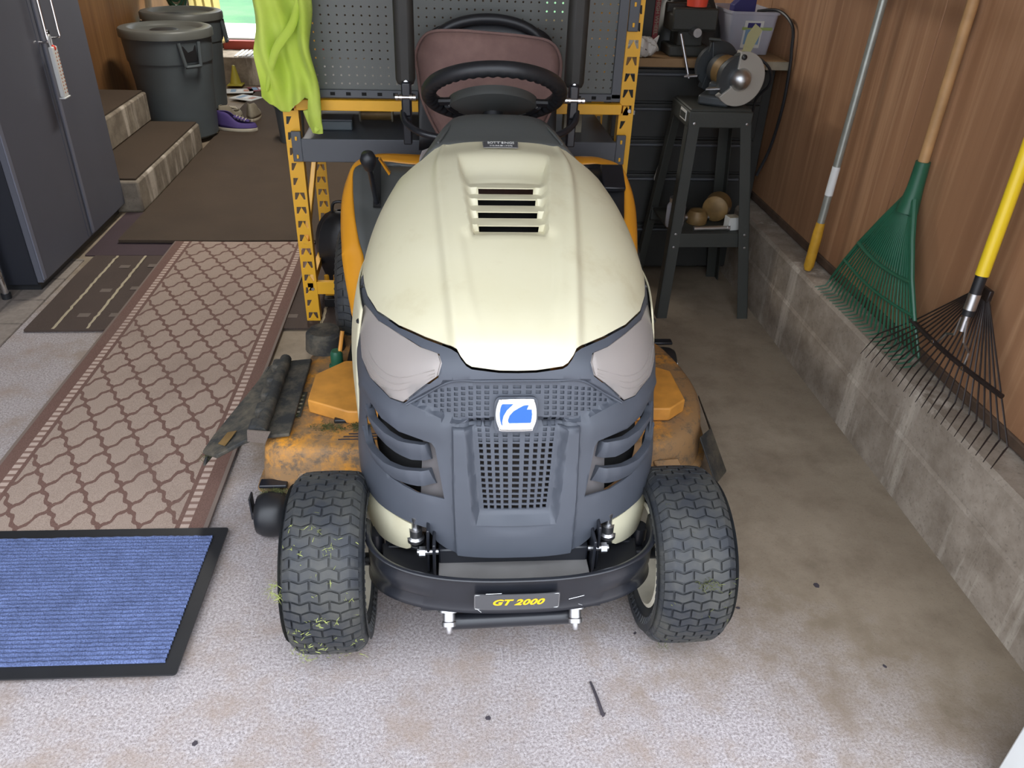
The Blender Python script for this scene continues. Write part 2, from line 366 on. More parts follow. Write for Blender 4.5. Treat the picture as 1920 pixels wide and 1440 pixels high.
def inside(P, rings):
    """even-odd test of points P against all rings together"""
    res = np.zeros(len(P), bool); x, y = P[:, 0], P[:, 1]
    for r in rings:
        r = np.asarray(r)
        a, b = r, np.roll(r, -1, 0)
        for (x1, y1), (x2, y2) in zip(a, b):
            if y1 == y2: continue
            m_ = ((y1 > y) != (y2 > y)); res ^= m_ & (x < (x2 - x1) * (y - y1) / (y2 - y1) + x1)
    return res
def dens(r, d):
    out = []
    for i in range(len(r)):
        a, b = r[i], r[(i + 1) % len(r)]; L_ = math.hypot((b[0] - a[0]), (b[1] - a[1])); n = max(1, int(L_ / d))
        out += [(a[0] + (b[0] - a[0]) * k / n, a[1] + (b[1] - a[1]) * k / n) for k in range(n)]
    return out
def plate(outline, holes, fn, th_, sp=None, lines=(), closed_back=True, edge=None):
    """CDT sheet with holes; fn(x, y, depth) -> 3D. returns MB"""
    rings = [dens(outline, edge or sp) if (edge or sp) else list(outline)] + [list(h) for h in holes]
    pts = []; edges = []
    for r in rings:
        k = len(pts); pts += r; edges += [(k + i, k + (i + 1) % len(r)) for i in range(len(r))]
    for ln in lines:
        k = len(pts); pts += ln; edges += [(k + i, k + i + 1) for i in range(len(ln) - 1)]
    if sp:
        o = np.array(outline); xs = np.arange(o[:, 0].min(), o[:, 0].max(), sp); ys = np.arange(o[:, 1].min(), o[:, 1].max(), sp)
        g = np.array([(x + (sp / 2 if j % 2 else 0) + 1e-4, y + 1.3e-4) for j, y in enumerate(ys) for x in xs]); g = g[inside(g, rings)]
        pts += [tuple(p) for p in g]
    V, E, F, *_ = delaunay_2d_cdt([Vector(p) for p in pts], edges, [], 0, 1e-6)
    V = np.array([tuple(p) for p in V]); F = np.array([tuple(f) for f in F])
    F = F[inside(V[F].mean(1), rings)]
    mb = MB(); n = len(V); top = [fn(x, y, 0.) for x, y in V]; fs = [tuple(f) for f in F.tolist()]
    if th_:
        bot = [fn(x, y, th_) for x, y in V]; cnt = {}
        for f in fs:
            for i in range(3):
                a, b = f[i], f[(i + 1) % 3]
                if (b, a) in cnt: cnt.pop((b, a))
                else: cnt[(a, b)] = 1
        walls = [(a, b, b + n, a + n) for (a, b) in cnt]
        back = [tuple(i + n for i in reversed(f)) for f in fs] if closed_back else []
        mb.add(top + bot, fs + walls + back)
    else: mb.add(top, fs)
    used = sorted({i for f in mb.f for i in f}); mp = {k: i for i, k in enumerate(used)}
    mb.v = [mb.v[i] for i in used]; mb.f = [tuple(mp[i] for i in f) for f in mb.f]
    return mb
def ngon(cx, cy, rx, ry=None, n=8, a0=0.): ry = rx if ry is None else ry; return [(cx + rx * math.cos(a0 + 2 * PI * k / n), cy + ry * math.sin(a0 + 2 * PI * k / n)) for k in range(n)]
def rrect(x0, y0, x1, y1, r, n=5):
    o = []
    for cx, cy, a in ((x1 - r, y1 - r, 0), (x0 + r, y1 - r, 90), (x0 + r, y0 + r, 180), (x1 - r, y0 + r, 270)):
        o += [(cx + r * math.cos(R(a + 90 * k / n)), cy + r * math.sin(R(a + 90 * k / n))) for k in range(n + 1)]
    return o
def text(txt, size, fn, name, m, parent, extr=.0006, shear=0., off=0., xs=1., align='CENTER', spc=1.):
    cu = bpy.data.curves.new('t', 'FONT'); cu.body = txt; cu.size = size; cu.align_x = align; cu.align_y = 'CENTER'; cu.shear = shear; cu.offset = off; cu.extrude = extr; cu.space_character = spc; cu.resolution_u = 3
    o = bpy.data.objects.new('t', cu); C.objects.link(o); dg = bpy.context.evaluated_depsgraph_get(); me = o.evaluated_get(dg).to_mesh()
    mb = MB(); mb.add([fn(v.co.x * xs, v.co.y, v.co.z) for v in me.vertices], [tuple(p.vertices) for p in me.polygons])
    o.evaluated_get(dg).to_mesh_clear(); bpy.data.objects.remove(o); return mb.obj(name, m, parent, smooth=0)
def catmull(pts, k=6, closed=False):
    P = [Vector(p) for p in pts]; out = []; n = len(P)
    for i in range(n if closed else n - 1):
        g = lambda j: P[j % n] if closed else P[min(max(j, 0), n - 1)]
        a, b, c, d = g(i - 1), g(i), g(i + 1), g(i + 2)
        for s in range(k):
            t = s / k; out.append(.5 * ((2 * b) + (-a + c) * t + (2 * a - 5 * b + 4 * c - d) * t * t + (-a + 3 * b - 3 * c + d) * t ** 3))
    if not closed: out.append(P[-1])
    return out

# ================================================================== SETTING
LW, RW, BY = -2.1, 1.345, 7.5
fl = struct(MB().add([(-9, -7, 0), (9, -7, 0), (9, 7.9, 0), (-9, 7.9, 0)], [(0, 1, 2, 3)]).obj('floor', M['floor'], smooth=0))
struct(Bx((-.4, 4.1, 2.56), (3.8, 7.1, .12)).obj('ceiling', M['plaster'], smooth=0))
# right wall: concrete curb with a ledge and wooden panelling above it
curb = struct(plate([(1.254, 0), (1.254, .305), (1.262, .318), (1.50, .325), (1.50, 0)], [], lambda x, y, d: (x, .80 + d, y), 6.7).obj('trim_1', M['curb'], smooth=0))
MB().add([(1.2535, .81, .185), (1.2535, 7.4, .185), (1.250, 7.4, .172), (1.250, .81, .172)], [(0, 1, 2, 3)]).add([(1.250, .81, .172), (1.250, 7.4, .172), (1.2535, 7.4, .0), (1.2535, .81, .0)], [(0, 1, 2, 3)]).obj('form_line', M['curb'], curb, smooth=0)
wr = struct(Bx((1.43, 4.15, 1.4), (.10, 6.7, 2.2)).obj('wall_right', M['panel'], smooth=0))
for i, (a, b) in enumerate(((.82, 1.19), (1.19, 2.205), (2.205, 3.42), (3.42, 4.64), (4.64, 5.86), (5.86, 7.45))):
    p = Bx((1.3655, (a + b) / 2, 1.40), (.035, b - a - .004, 2.13)).obj('wood_panel', M['panel'], wr, bevel=.002)
Bx((1.352, 4.15, .342), (.022, 6.66, .03)).obj('sill_board', M['sillwood'], curb, bevel=.004)
struct(Bx((1.2, .74, 1.25), (.36, .10, 2.5)).obj('trim_2', M['white'], bevel=.004))
# left wall
wl = struct(Bx((LW - .06, 4.1, 1.25), (.12, 6.8, 2.5)).obj('wall_left', M['backwall'], smooth=0))
for i in range(3): Bx((LW + .005, 4.0 + i * 1.18, 1.25), (.01, 1.174, 2.48)).obj('wood_panel', M['panelL'], wl, bevel=.001)
struct(Bx((-.38, .78, 2.34), (3.6, .1, .4)).obj('wall_front', M['creamtrim'], smooth=0))
# back wall with door opening and window
wb = struct(plate([(-2.2, 0), (1.5, 0), (1.5, 2.5), (-2.2, 2.5)], [[(-2.07, .29), (-1.40, .29), (-1.40, 2.3), (-2.07, 2.3)], [(.9, .52), (1.3, .52), (1.3, 1.5), (.9, 1.5)]], lambda x, y, d: (x, BY + d, y), .12).obj('wall_back', M['backwall'], smooth=0))
win = struct(MB().box((1.1, BY + .02, .52), (.44, .1, .04)).box((1.1, BY + .02, 1.5), (.44, .1, .04)).box((.9, BY + .02, 1.01), (.04, .1, .98)).box((1.3, BY + .02, 1.01), (.04, .1, .98)).obj('window_1', M['creamtrim'], smooth=0))
Bx((1.1, BY + .05, 1.01), (.38, .006, .96)).obj('pane', M['glass'], win, smooth=0)
dr = struct(Bx((-1.955, 7.44, 1.25), (.25, .006, 1.96)).obj('door_1', M['curtain'], bevel=.001))
for i in range(3): MB().tube([(-2.03 + i * .075 + .008 * math.sin(k * .9 + i), 7.425, .3 + k * .1) for k in range(20)], .010, 8).obj('curtain_fold', M['curtain'], dr)
bs = struct(Bx((-1.35, 7.28, .11), (1.5, .44, .22)).obj('trim_3', M['stepc'], bevel=.006))
Bx((-1.4, 7.49, .255), (.9, .1, .07)).obj('door_sill', M['brickred'], bs, bevel=.005)
for i in range(17): Bx((-1.68 + i * .035, 7.26, .2235), (.022, .34, .007)).obj('mat_rib', M['paper'], bs)
tag(MB().add([(-14, 7.65, .2), (10, 7.65, .2), (10, 9.2, .2), (-14, 9.2, .2)], [(0, 1, 2, 3)]).obj('patio', M['patio'], smooth=0), kind='structure')
tag(MB().add([(-30, 9.2, .19), (30, 9.2, .19), (30, 60, .6), (-30, 60, .6)], [(0, 1, 2, 3)]).obj('lawn', M['grass'], smooth=0), kind='structure')

# ================================================================== CONCRETE STEPS
st = struct(MB().box((-1.795, 4.53, .08), (.61, 1.18, .16)).obj('trim_4', M['stepc'], bevel=.012))
Bx((-1.79, 4.53, .165), (.575, 1.15, .011)).obj('tread_mat', M['brown'], st, bevel=.002)
Bx((-1.935, 4.62, .255), (.33, 1.0, .17)).obj('upper_step', M['stepc'], st, bevel=.01)
Bx((-1.94, 4.62, .345), (.30, .98, .011)).obj('tread_mat', M['brown'], st, bevel=.002)

# ================================================================== RUGS
def rug(name, x0, y0, x1, y1, z0, z1, m, label, cat, sp=None, quad=None):
    cx, cy = (x0 + x1) / 2, (y0 + y1) / 2
    r = rrect(x0 - cx, y0 - cy, x1 - cx, y1 - cy, .008, 2) if quad is None else [(a - cx, b - cy) for a, b in quad]
    random.seed(len(name))
    o = plate(r, [], lambda x, y, d: (x, y, z1 - d + .0012 * math.sin(x * 9 + y * 5) + .001 * math.sin(y * 14)), z1 - z0, sp=.07).obj(name, m, smooth=40)
    o.location = (cx, cy, 0); return tag(o, label, cat)
rug('plum_carpet', -1.572, 3.375, -.42, 3.935, .0005, .004, M['purple'], 'thin plum carpet strip on the floor between the grey cabinet and brown carpet', 'carpet')
rug('brown_carpet', -1.474, 3.515, .62, 6.95, .007, .020, M['brown'], 'large plain brown carpet running from the rug back to the far door', 'carpet')
sm = rug('striped_mat', -1.525, 2.66, -.38, 3.37, .001, .008, M['stripe'], 'dark brown mat with thin cream stripes lying under the trellis runner', 'mat')
for x in (-1.425, -1.305, -.46):
    cx = x + .9525; pts = [(cx + .0015 * math.sin(k * 2.3) + random.uniform(-.0018, .0018), -.345 + k * .0186, .0095) for k in range(38)]
    MB().tube(pts, .0055, 6, flat=.3).obj('stripe', M['stripeline'], sm)
for x, y in ((-1.355, 2.78), (-1.35, 3.0), (-1.355, 3.24), (-1.24, 2.78), (-1.24, 3.02), (-1.24, 3.25), (-.58, 2.76)):
    Bx((x + .9525, y - 3.015, .0095), (.042, .03, .0012)).obj('woven_square', M['woven'], sm)
tm = rug('tile_print_mat', -2.06, 2.50, -1.555, 3.335, .001, .007, M['tile'], 'grey vinyl mat printed with paving blocks under the cabinet corner', 'mat')
ru = rug('runner_rug', 0, 0, 1, 1, .010, .018, M['runner'], 'long beige runner rug with brown trellis pattern and ladder borders', 'rug', quad=None)
bpy.data.objects.remove(ru)
ru = plate([(-.32, -1.02), (.32, -1.02), (.315, 1.02), (-.315, 1.02)], [], lambda x, y, d: (x, y, .0165 - d + .0012 * math.sin(x * 9 + y * 5)), .008, sp=.07).obj('runner_rug', M['runner'])
ru.location = (-.915, 2.485, .002); ru.rotation_euler = (0, 0, R(-.6))
tag(ru, 'long beige runner rug with brown trellis pattern and ladder borders', 'rug')
# blue ribbed door mat
bm_ = thing('door_mat', 'blue ribbed door mat with black rubber border on the concrete in front', 'mat', (-.955, 1.338, .017), R(-1.2))
plate(rrect(-.40, -.222, .40, .222, .006, 2), [], lambda x, y, d: (x, y, .004 - d), .004).obj('rubber_border', M['black'], bm_)
def ribmesh():
    mb = MB(); n = 34
    for k in range(n):
        y0 = -.192 + k * .384 / n; w_ = .384 / n; nx = 90
        prof = [(0, 0.), (.22, .0045), (.5, .006), (.78, .0045), (1, 0.)]
        vs = []; 
        for i in range(nx):
            x = -.385 + .755 * i / (nx - 1); jz = random.uniform(-.0009, .0009); jy = random.uniform(-.0012, .0012)
            for t_, z in prof: vs.append((x, y0 + w_ * t_ + (jy if 0 < t_ < 1 else 0), .004 + z + (jz if z else 0)))
        fs = [(i * 5 + j, i * 5 + j + 1, (i + 1) * 5 + j + 1, (i + 1) * 5 + j) for i in range(nx - 1) for j in range(4)]
        mb.add(vs, fs)
    return mb
tag(ribmesh().obj('ribbed_pile', M['ribs'], bm_, smooth=60), kind='stuff')

# ================================================================== STEEL CABINET
cab = thing('steel_cabinet', 'tall grey steel cabinet with two doors at the left edge', 'cabinet', (-1.575, 2.985, 0))
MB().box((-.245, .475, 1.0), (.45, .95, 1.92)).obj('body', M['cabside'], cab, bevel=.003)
Bx((-.235, .475, .024), (.42, .90, .03)).obj('plinth', M['black'], cab)
for i, (a, b) in enumerate(((.0, .505), (.515, .955))):
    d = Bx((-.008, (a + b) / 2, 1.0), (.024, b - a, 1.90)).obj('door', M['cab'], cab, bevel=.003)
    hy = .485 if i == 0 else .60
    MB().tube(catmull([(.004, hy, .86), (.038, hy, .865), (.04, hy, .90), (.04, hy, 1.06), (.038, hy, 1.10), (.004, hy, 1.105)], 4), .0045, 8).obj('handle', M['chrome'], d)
    if i: Bx((.0055, a + .014, 1.0), (.006, .024, 1.88)).obj('edge_strip', M['cab_lit'], d, bevel=.002); MB().lathe([(0, .008), (.009, .008), (.011, 0)], (.004, .575, .885), 'x', 12).obj('lock', M['chrome'], d)
    else: Bx((.0055, a + .014, 1.0), (.006, .024, 1.88)).obj('edge_strip', M['cab_lit'], d, bevel=.002); Bx((.0045, b - .022, 1.0), (.004, .02, 1.88)).obj('edge_strip', M['cab'], d, bevel=.001)
# hanging perforated tube
tb = thing('hanging_tube', 'white perforated plastic tube with red tip hanging from cabinet handle', 'freshener', (-1.53, 3.475, .85), 0)
tb.rotation_euler = (R(0), 0, 0)
MB().box((0, .01, -.10), (.018, .046, .19)).obj('tube_body', M['white'], tb, bevel=.004)
Bx((0, .01, -.198), (.024, .056, .006)).obj('end_cap', M['white'], tb, bevel=.002)
hl = MB()
for r_ in range(12):
    for c_ in (-1, 1): hl.box((.0093, .014 + c_ * .010, -.03 - r_ * .0135), (.001, .006, .006))
hl.obj('perforations', M['orangesticker'], tb, smooth=0)
MB().tube(catmull([(0, 0, -.012), (0, -.006, .01), (0, -.004, .032), (0, .008, .036), (0, .014, .02), (0, .012, -.008)], 5), .0035, 8).obj('hook', M['white'], tb)
MB().lathe([(0, .012), (.008, .006), (.010, -.004), (.004, -.014), (0, -.015)], (.003, .011, -.01)).obj('red_tip', M['red'], tb)

# wire rack post at the left edge
wk = thing('wire_rack', 'chrome wire rack with ribbed post at the far left edge', 'shelf', (-1.70, 2.935, .0085))
MB().cyl((0, 0, .02), (0, 0, 1.5), .0125, 16).obj('post', M['chrome'], wk)
rings_ = MB()
for k in range(1, 28): rings_.lathe([(.0128, -.0015), (.0142, 0), (.0128, .0015)], (0, 0, .06 + k * .027), n=16)
rings_.obj('post_grooves', M['chrome'], wk)
MB().lathe([(0, .0), (.018, .0), (.018, .02), (.013, .022), (0, .022)], (0, 0, 0), n=16).obj('foot', M['black'], wk)
for k in range(4):
    MB().tube([(0, -.0 - k * .004, .07 + k * .004), (-.06, -.10 - .03 * k, .055), (-.30, -.26 - .045 * k, .05)], .003, 6).obj('shelf_wire', M['chrome'], wk)
MB().tube([(0, 0, .075), (-.34, -.02, .075)], .004, 8).obj('shelf_wire', M['chrome'], wk)

# ================================================================== TRASH CANS
def trash_can():
    t = thing('trash_can', 'x', 'trash can')
    n = 48
    MB().lathe([(0, .005), (.200, .005), (.216, .02), (.240, .50), (.252, .50), (.262, .64), (.262, .665), (.250, .665), (.246, .50), (.2, .03), (0, .03)], n=n).obj('bin_body', M['can'], t)
    lid = MB().lathe([(0, .668), (.10, .668), (.165, .672), (.198, .680), (.212, .700), (.225, .706), (.268, .700), (.275, .690), (.275, .650), (.268, .648), (.262, .66), (0, .66)], n=n).obj('lid', M['canlid'], t)
    # black raised disc painting the shade of the lid's handle pocket
    MB().lathe([(0, .674), (.075, .674), (.085, .670)], (-.06, .05, 0), n=28).obj('lid_pocket_shade', M['black'], lid)
    MB().box((.05, -.04, .671), (.05, .05, .002), Euler((0, 0, .6))).obj('sticker', M['orangesticker'], lid, smooth=0)
    for s in (0, PI):
        h = MB(); q = s - .35
        def P(a, r, z): return (r * math.cos(a), r * math.sin(a), z)
        # four-bar moulded grip standing proud of the wall
        for (a0, z0, a1, z1) in ((-.24, .635, -.17, .49), (.24, .635, .17, .49), (-.17, .49, .17, .49)):
            h.tube([P(q + a0 + (a1 - a0) * k / 6, .268 + .012 * (1 if z1 == z0 else k / 6), z0 + (z1 - z0) * k / 6) for k in range(7)], .011, 8)
        h.obj('grip', M['can'], t)
        Bx(P(q, .254, .565), (.006, .09, .10), Euler((0, 0, q))).obj('grip_recess', M['black'], t, bevel=.002)
    return t
tc = trash_can(); tc.location = (-1.675, 5.40, .021); tc['label'] = 'grey lidded trash can nearest the concrete steps'; tc.rotation_euler.z = R(-27); tc.scale.z = .925
tc2 = copy_tree(tc); tc2.location = (-1.79, 6.18, .021); tc2['label'] = 'grey lidded trash can standing behind the other, nearer the back door'; tc2.rotation_euler.z = R(30)
for t_ in (tc, tc2): t_['group'] = 'lidded trash cans by the steps'
# hose on the wall
hs = thing('garden_hose', 'coiled dark green garden hose hanging above the rear trash can', 'hose', (-1.945, 6.62, 1.02))
for k in range(6):
    r1 = .12 + .02 * k; MB().tube([(r1 * .45 * math.cos(a), .02 * (k % 3) - .03 * math.sin(a * 2), r1 * 1.9 * math.sin(a) + .0) for a in [2 * PI * j / 30 for j in range(30)]], .011, 8, closed=True).obj('coil', M['hose'], hs)
# shoes
def shoe(name, label, loc, rz, m, L_=.27):
    t = thing(name, label, 'shoe', loc, rz)
    def outline(k, sc=1.): # sole outline
        a = 2 * PI * k; x = .5 * L_ * math.cos(a); w_ = .047 - .008 * math.cos(a + .4) * -1; return (x * sc, w_ * math.sin(a) * sc)
    MB().grid(lambda u, v: (*outline(u, [0.01, .99, 1.02, 1.02, .99, .01][int(round(v * 5))]), [0, 0, .004, .022, .025, .025][int(round(v * 5))]), 36, 6, True).obj('sole', M['offwhite'], t)
    def up(u, v):
        a = 2 * PI * u; x, y = outline(u); h = .07 * (.5 + .5 * math.tanh((-x - .02) * 28)) + .028; s_ = 1 - .22 * v ** 2
        if v > .8 : s_ *= .93
        return (x * (1 - .10 * v), y * s_ * (1 - .25 * v), .022 + h * math.sin(v * PI / 2))
    MB().grid(up, 36, 9, True).obj('upper', m, t, solid=.004)
    MB().grid(lambda u, v: (-.01 + (u) * .10 * L_ / .27, (v - .5) * .055 * (1 - u * .3), .088 - u * .028 + .006 * math.cos((v - .5) * 3)), 10, 8).obj('tongue', m, t, solid=.004)
    for k in range(4): MB().tube([(.0 + k * .02, -.024, .080 - k * .005), (.01 + k * .02, 0, .096 - k * .0055), (.0 + k * .02, .024, .080 - k * .005)], .003, 6).obj('lace', M['offwhite'], t)
    return t
shoe('canvas_shoe', 'purple canvas shoe with off-white sole beside the trash can', (-1.36, 5.52, .02), R(-8), M['purpleshoe'])
shoe('canvas_shoe', 'pale tan canvas shoe behind the purple shoe, against the trash can', (-1.46, 5.78, .02), R(70), M['tan'], .25)
shoe('canvas_shoe', 'dusty tan shoe tucked furthest in behind the purple one', (-1.32, 5.86, .02), R(95), M['tan'], .25)
# newspapers and cone
nl = [(-1.60, 6.74, 8, 'paper', 'white printed leaflet lying nearest the trash can'), (-1.50, 6.50, -28, 'paper', 'blue and white leaflet at the front of the scattered papers'), (-1.45, 6.84, 20, 'redpaint', 'reddish flyer at the back of the scattered papers')]
for x, y, a, mm, lb in nl:
    t = thing('leaflet', lb, 'paper', (x, y, .0215), R(a), 'papers scattered by the back door')
    Bx((0, 0, 0), (.21, .16, .003)).obj('sheet', M[mm], t, smooth=0)
    for k in range(3): Bx((-.05 + k * .05, .01, .002), (.04, .10 - .02 * k, .001)).obj('print_block', M[('labelblue', 'whitetext', 'orangesticker')[k]], t, smooth=0)
cn = thing('yellow_cone', 'small yellow-green cone leaning by the far step', 'cone', (-1.68, 6.98, .021))
MB().lathe([(0, .0), (.055, 0), (.055, .008), (.045, .012), (.012, .15), (0, .155)], n=20).obj('cone_body', M['conem'], cn)
Bx((0, 0, .004), (.12, .12, .008)).obj('cone_base', M['conem'], cn, bevel=.002)

# ================================================================== YELLOW STORAGE RACK
RY = 2.72
rk = thing('storage_rack', 'yellow and dark grey steel storage rack with pegboard behind the mower', 'rack', (0, RY, 0))
def drop(cx, cz, s, w_=.0085, h=.013):   # tapered keyhole slot
    return [(cx - w_ + .003 * s, cz + h), (cx + w_ + .003 * s, cz + h), (cx + w_ * .15 - .003 * s, cz - h), (cx - w_ * .55 - .003 * s, cz - h)]
def post(x0, y0, side, single=()):
    hs_ = []
    for k in range(34):
        z = .032 + k * .0515
        hs_.append(drop(x0 + .0145, z, 1 if 1 else -1))
        if k not in (1, 2, 10, 11, 12, 13, 14) or side == 0: hs_.append([(2 * (x0 + .025) - a, b) for a, b in hs_[-1]][::-1])
    p = plate([(x0, 0), (x0 + .05, 0), (x0 + .05, 1.8), (x0, 1.8)], hs_, lambda x, y, d: (x, y0 + d, y), .0035).obj('post', M['rack'], rk, smooth=0)
    xx = x0 if side < 0 else x0 + .05
    return p, xx
for x0, s in ((-.517, 1), (.607, -1)):
    p, xx = post(x0, -.0, s); Bx((x0 + (.048 if s > 0 else .002), .022, .9), (.003, .04, 1.8)).obj('post_flange', M['rack'], p, smooth=0)
    Bx((x0 + .025, .02, .003), (.056, .046, .006)).obj('foot', M['black'], p)
    for z in (.117 + .025, .80): MB().cyl((x0 + .034, -.004, z), (x0 + .034, .002, z), .006, 12).obj('bolt', M['zinc'], p)
for x0 in (-.517, .607):
    p, xx = post(x0, .52, 0)
    Bx((x0 + .025, .545, .9), (.004, .04, 1.8)).obj('post_flange', M['rack'], p, smooth=0)
for s, x in ((0, -.49), (1, .63)):
    MB().box((x, .27, .45), (.018, .60, .028), Euler((R(28), 0, 0))).obj('brace', M['rack'], rk, bevel=.002)
    for z in (.15, .80, 1.6): MB().box((x, .27, z), (.02, .54, .03)).obj('side_tie', M['rack'], rk)
MB().box((.07, -.004, .807), (1.08, .03, .034)).obj('crossbeam', M['rack'], rk, bevel=.002)
MB().box((.07, .012, .143), (1.08, .02, .05)).obj('lower_crossbeam', M['rack'], rk, bevel=.002)
# dark shelf beams with hooked brackets
for y in (-.012, .53):
    b = MB().box((.07, y, .660), (1.07, .02, .078)).obj('shelf_beam', M['steelblue'], rk, bevel=.003)
    if y < 0:
        for x in (-.480, .62):
            br = Bx((x, y - .003, .672), (.032, .014, .10)).obj('bracket', M['steelblue'], b, bevel=.002)
            for dz in (-.032, .028): MB().box((0 + x, y - .012, .672 + dz), (.007, .004, .013)).obj('lug', M['rack'], b, bevel=.001)
Bx((.07, .26, .690), (1.06, .52, .012)).obj('shelf_panel', M['steelblue'], rk)
Bx((.07, .26, .845), (1.06, .50, .014)).obj('worktop', M['toolbox'], rk)
# pegboard
hp = []
for i in range(42):
    for j in range(17): hp.append(ngon(-.445 + i * .0254, .872 + j * .0254, .0034, n=6))
pb = plate([(-.465, .832), (.605, .832), (.605, 1.62), (-.465, 1.62)], hp, lambda x, y, d: (x, .006 + d, y), .002).obj('pegboard', M['peg'], rk, smooth=0)
fr_ = MB().box((.07, .0, .842), (1.07, .014, .024)).box((.589, .0, 1.2), (.03, .014, .72)).box((-.452, .0, 1.2), (.03, .014, .72))
fr_.obj('pegboard_frame', M['steelblue'], rk, bevel=.001)
for i in range(20):
    Bx((-.40 + i * .0508, -.0075, .842), (.015, .002, .010)).obj('rail_slot', M['dark'], rk, smooth=0)
for z in (1.10,):
    br = Bx((.622, -.008, z), (.034, .012, .10)).obj('bracket', M['steelblue'], rk, bevel=.002)
    for dz in (-.03, .03): Bx((.622, -.016, z + dz), (.007, .004, .013)).obj('lug', M['rack'], rk, bevel=.001)
# things on the rack
sp = thing('cable_spool', 'brass wire spool with pale flanges on the rack shelf', 'spool', (-.23, 2.95, .7265), R(0))
MB().cyl((-.055, 0, .0), (.055, 0, .0), .022, 20).obj('wire_winding', M['brass'], sp)
for x in (-.057, .057): MB().lathe([(0, -.003), (.028, -.003), (.028, .003), (0, .003)], (x, 0, 0), 'x', 24).obj('flange', M['tan'], sp)
bx_ = thing('plastic_case', 'low blue-grey plastic case lying left of the spool', 'case', (-.36, 2.86, .6965))
Bx((0, 0, .016), (.11, .08, .032)).obj('case_body', M['can'], bx_, bevel=.005); Bx((0, 0, .035), (.112, .082, .006)).obj('case_lid', M['steelblue'], bx_, bevel=.002)
bb = thing('cardboard_box', 'small tan upright box on the right of the rack shelf', 'box', (.47, 2.86, .6965))
Bx((0, 0, .055), (.065, .05, .11)).obj('box_body', M['tan'], bb, bevel=.002); Bx((0, -.0, .112), (.066, .051, .004)).obj('box_flap', M['tan'], bb, bevel=.001)
gb = thing('grey_bin', 'small blue-grey bin on the brown carpet, far behind the left rack post', 'bin', (-.955, 5.25, .021)); gb.scale = (.75, .75, .8)
MB().lathe([(0, 0), (.10, 0), (.12, .27), (.128, .27), (.128, .29), (.112, .29), (.09, .01), (0, .01)], n=32).obj('bin_body', M['can'], gb); MB().lathe([(0, .305), (.12, .30), (.132, .295), (.132, .28), (.12, .29), (0, .29)], n=32).obj('lid', M['canlid'], gb)
bg_ = thing('black_bag', 'round black bag on the floor behind the left rack post', 'bag', (-.40, 3.02, .02))
MB().grid(lambda u, v: ((.10 + .012 * math.sin(7 * u * 2 * PI)) * math.sin(PI * v * .96 + .02) * math.cos(2 * PI * u), .09 * math.sin(PI * v * .96 + .02) * math.sin(2 * PI * u), .32 * (1 - math.cos(PI * v)) / 2), 28, 14, True).obj('bag_body', M['black'], bg_)
MB().tube(catmull([(-.03, 0, .31), (-.02, 0, .35), (.02, 0, .35), (.03, 0, .31)], 4), .006, 8).obj('strap', M['black'], bg_)
tg = thing('screw_clamp', 'small yellow clamp with two upright screws by the rack foot', 'clamp', (-.43, 2.86, .0095))
Bx((0, 0, .018), (.07, .05, .036)).obj('clamp_base', M['black'], tg, bevel=.004); Bx((.0, 0, .048), (.06, .02, .012)).obj('jaw', M['rack'], tg, bevel=.002)
for x in (-.02, .015): MB().lathe([(0, .13), (.009, .125), (.011, .09), (.006, .07), (.006, .05), (0, .05)], (x, 0, 0), n=12).obj('screw', M['rack'], tg)

# hi-vis shirt over the rack corner
SHR = [(472, -60), (472, 12), (480, 53), (477, 97), (483, 140), (490, 179), (505, 197), (529, 211), (545, 213), (558, 195), (575, 179), (581, 183), (588, 236), (592, 252), (601, 257), (611, 255), (612, 244), (608, 203), (602, 172), (596, 142), (590, 105), (586, 81), (581, 0), (578, -60)]
def shx(px, py): return (-.546 + (px - 480) * .00158 - py * .00018, 1.12 - py * .00154)
so = [shx(*p) for p in SHR]
def shf(x, z, d):
    cx = -.47; u = (x + .56) / .2; k = 1.12 - z
    y = -.055 - .020 * math.sin(u * 9 + k * 6) - .014 * math.sin(u * 20 - k * 13) - .018 * math.exp(-((u - .75 - k * .3) / .10) ** 2) - .02 * math.sin(min(1, max(0, (x + .59) / .2)) * PI) - .010 * math.sin((x * 1.2 + z) * 28)
    return (x + .004 * math.sin(z * 30), RY + y + d * 2.2, z)
sh = thing('work_shirt', 'lime hi-vis work shirt draped over the left corner of the yellow rack', 'shirt', (0, 0, 0))
plate(so, [], shf, .006, sp=.0085).obj('shirt_body', M['shirt'], sh, smooth=80)
MB().tube(catmull([(-.545, RY - .075, .86), (-.50, RY - .10, .98), (-.44, RY - .088, 1.06), (-.42, RY - .06, 1.14)], 6), [.004 + .010 * math.sin(PI * min(1, k / 18)) for k in range(19)], 10, flat=.6).obj('sleeve_fold', M['shirt'], sh)
MB().tube(catmull([(-.43, RY - .055, .80), (-.415, RY - .058, .755), (-.40, RY - .06, .735)], 5), .013, 10, flat=.9).obj('cuff', M['shirt'], sh)

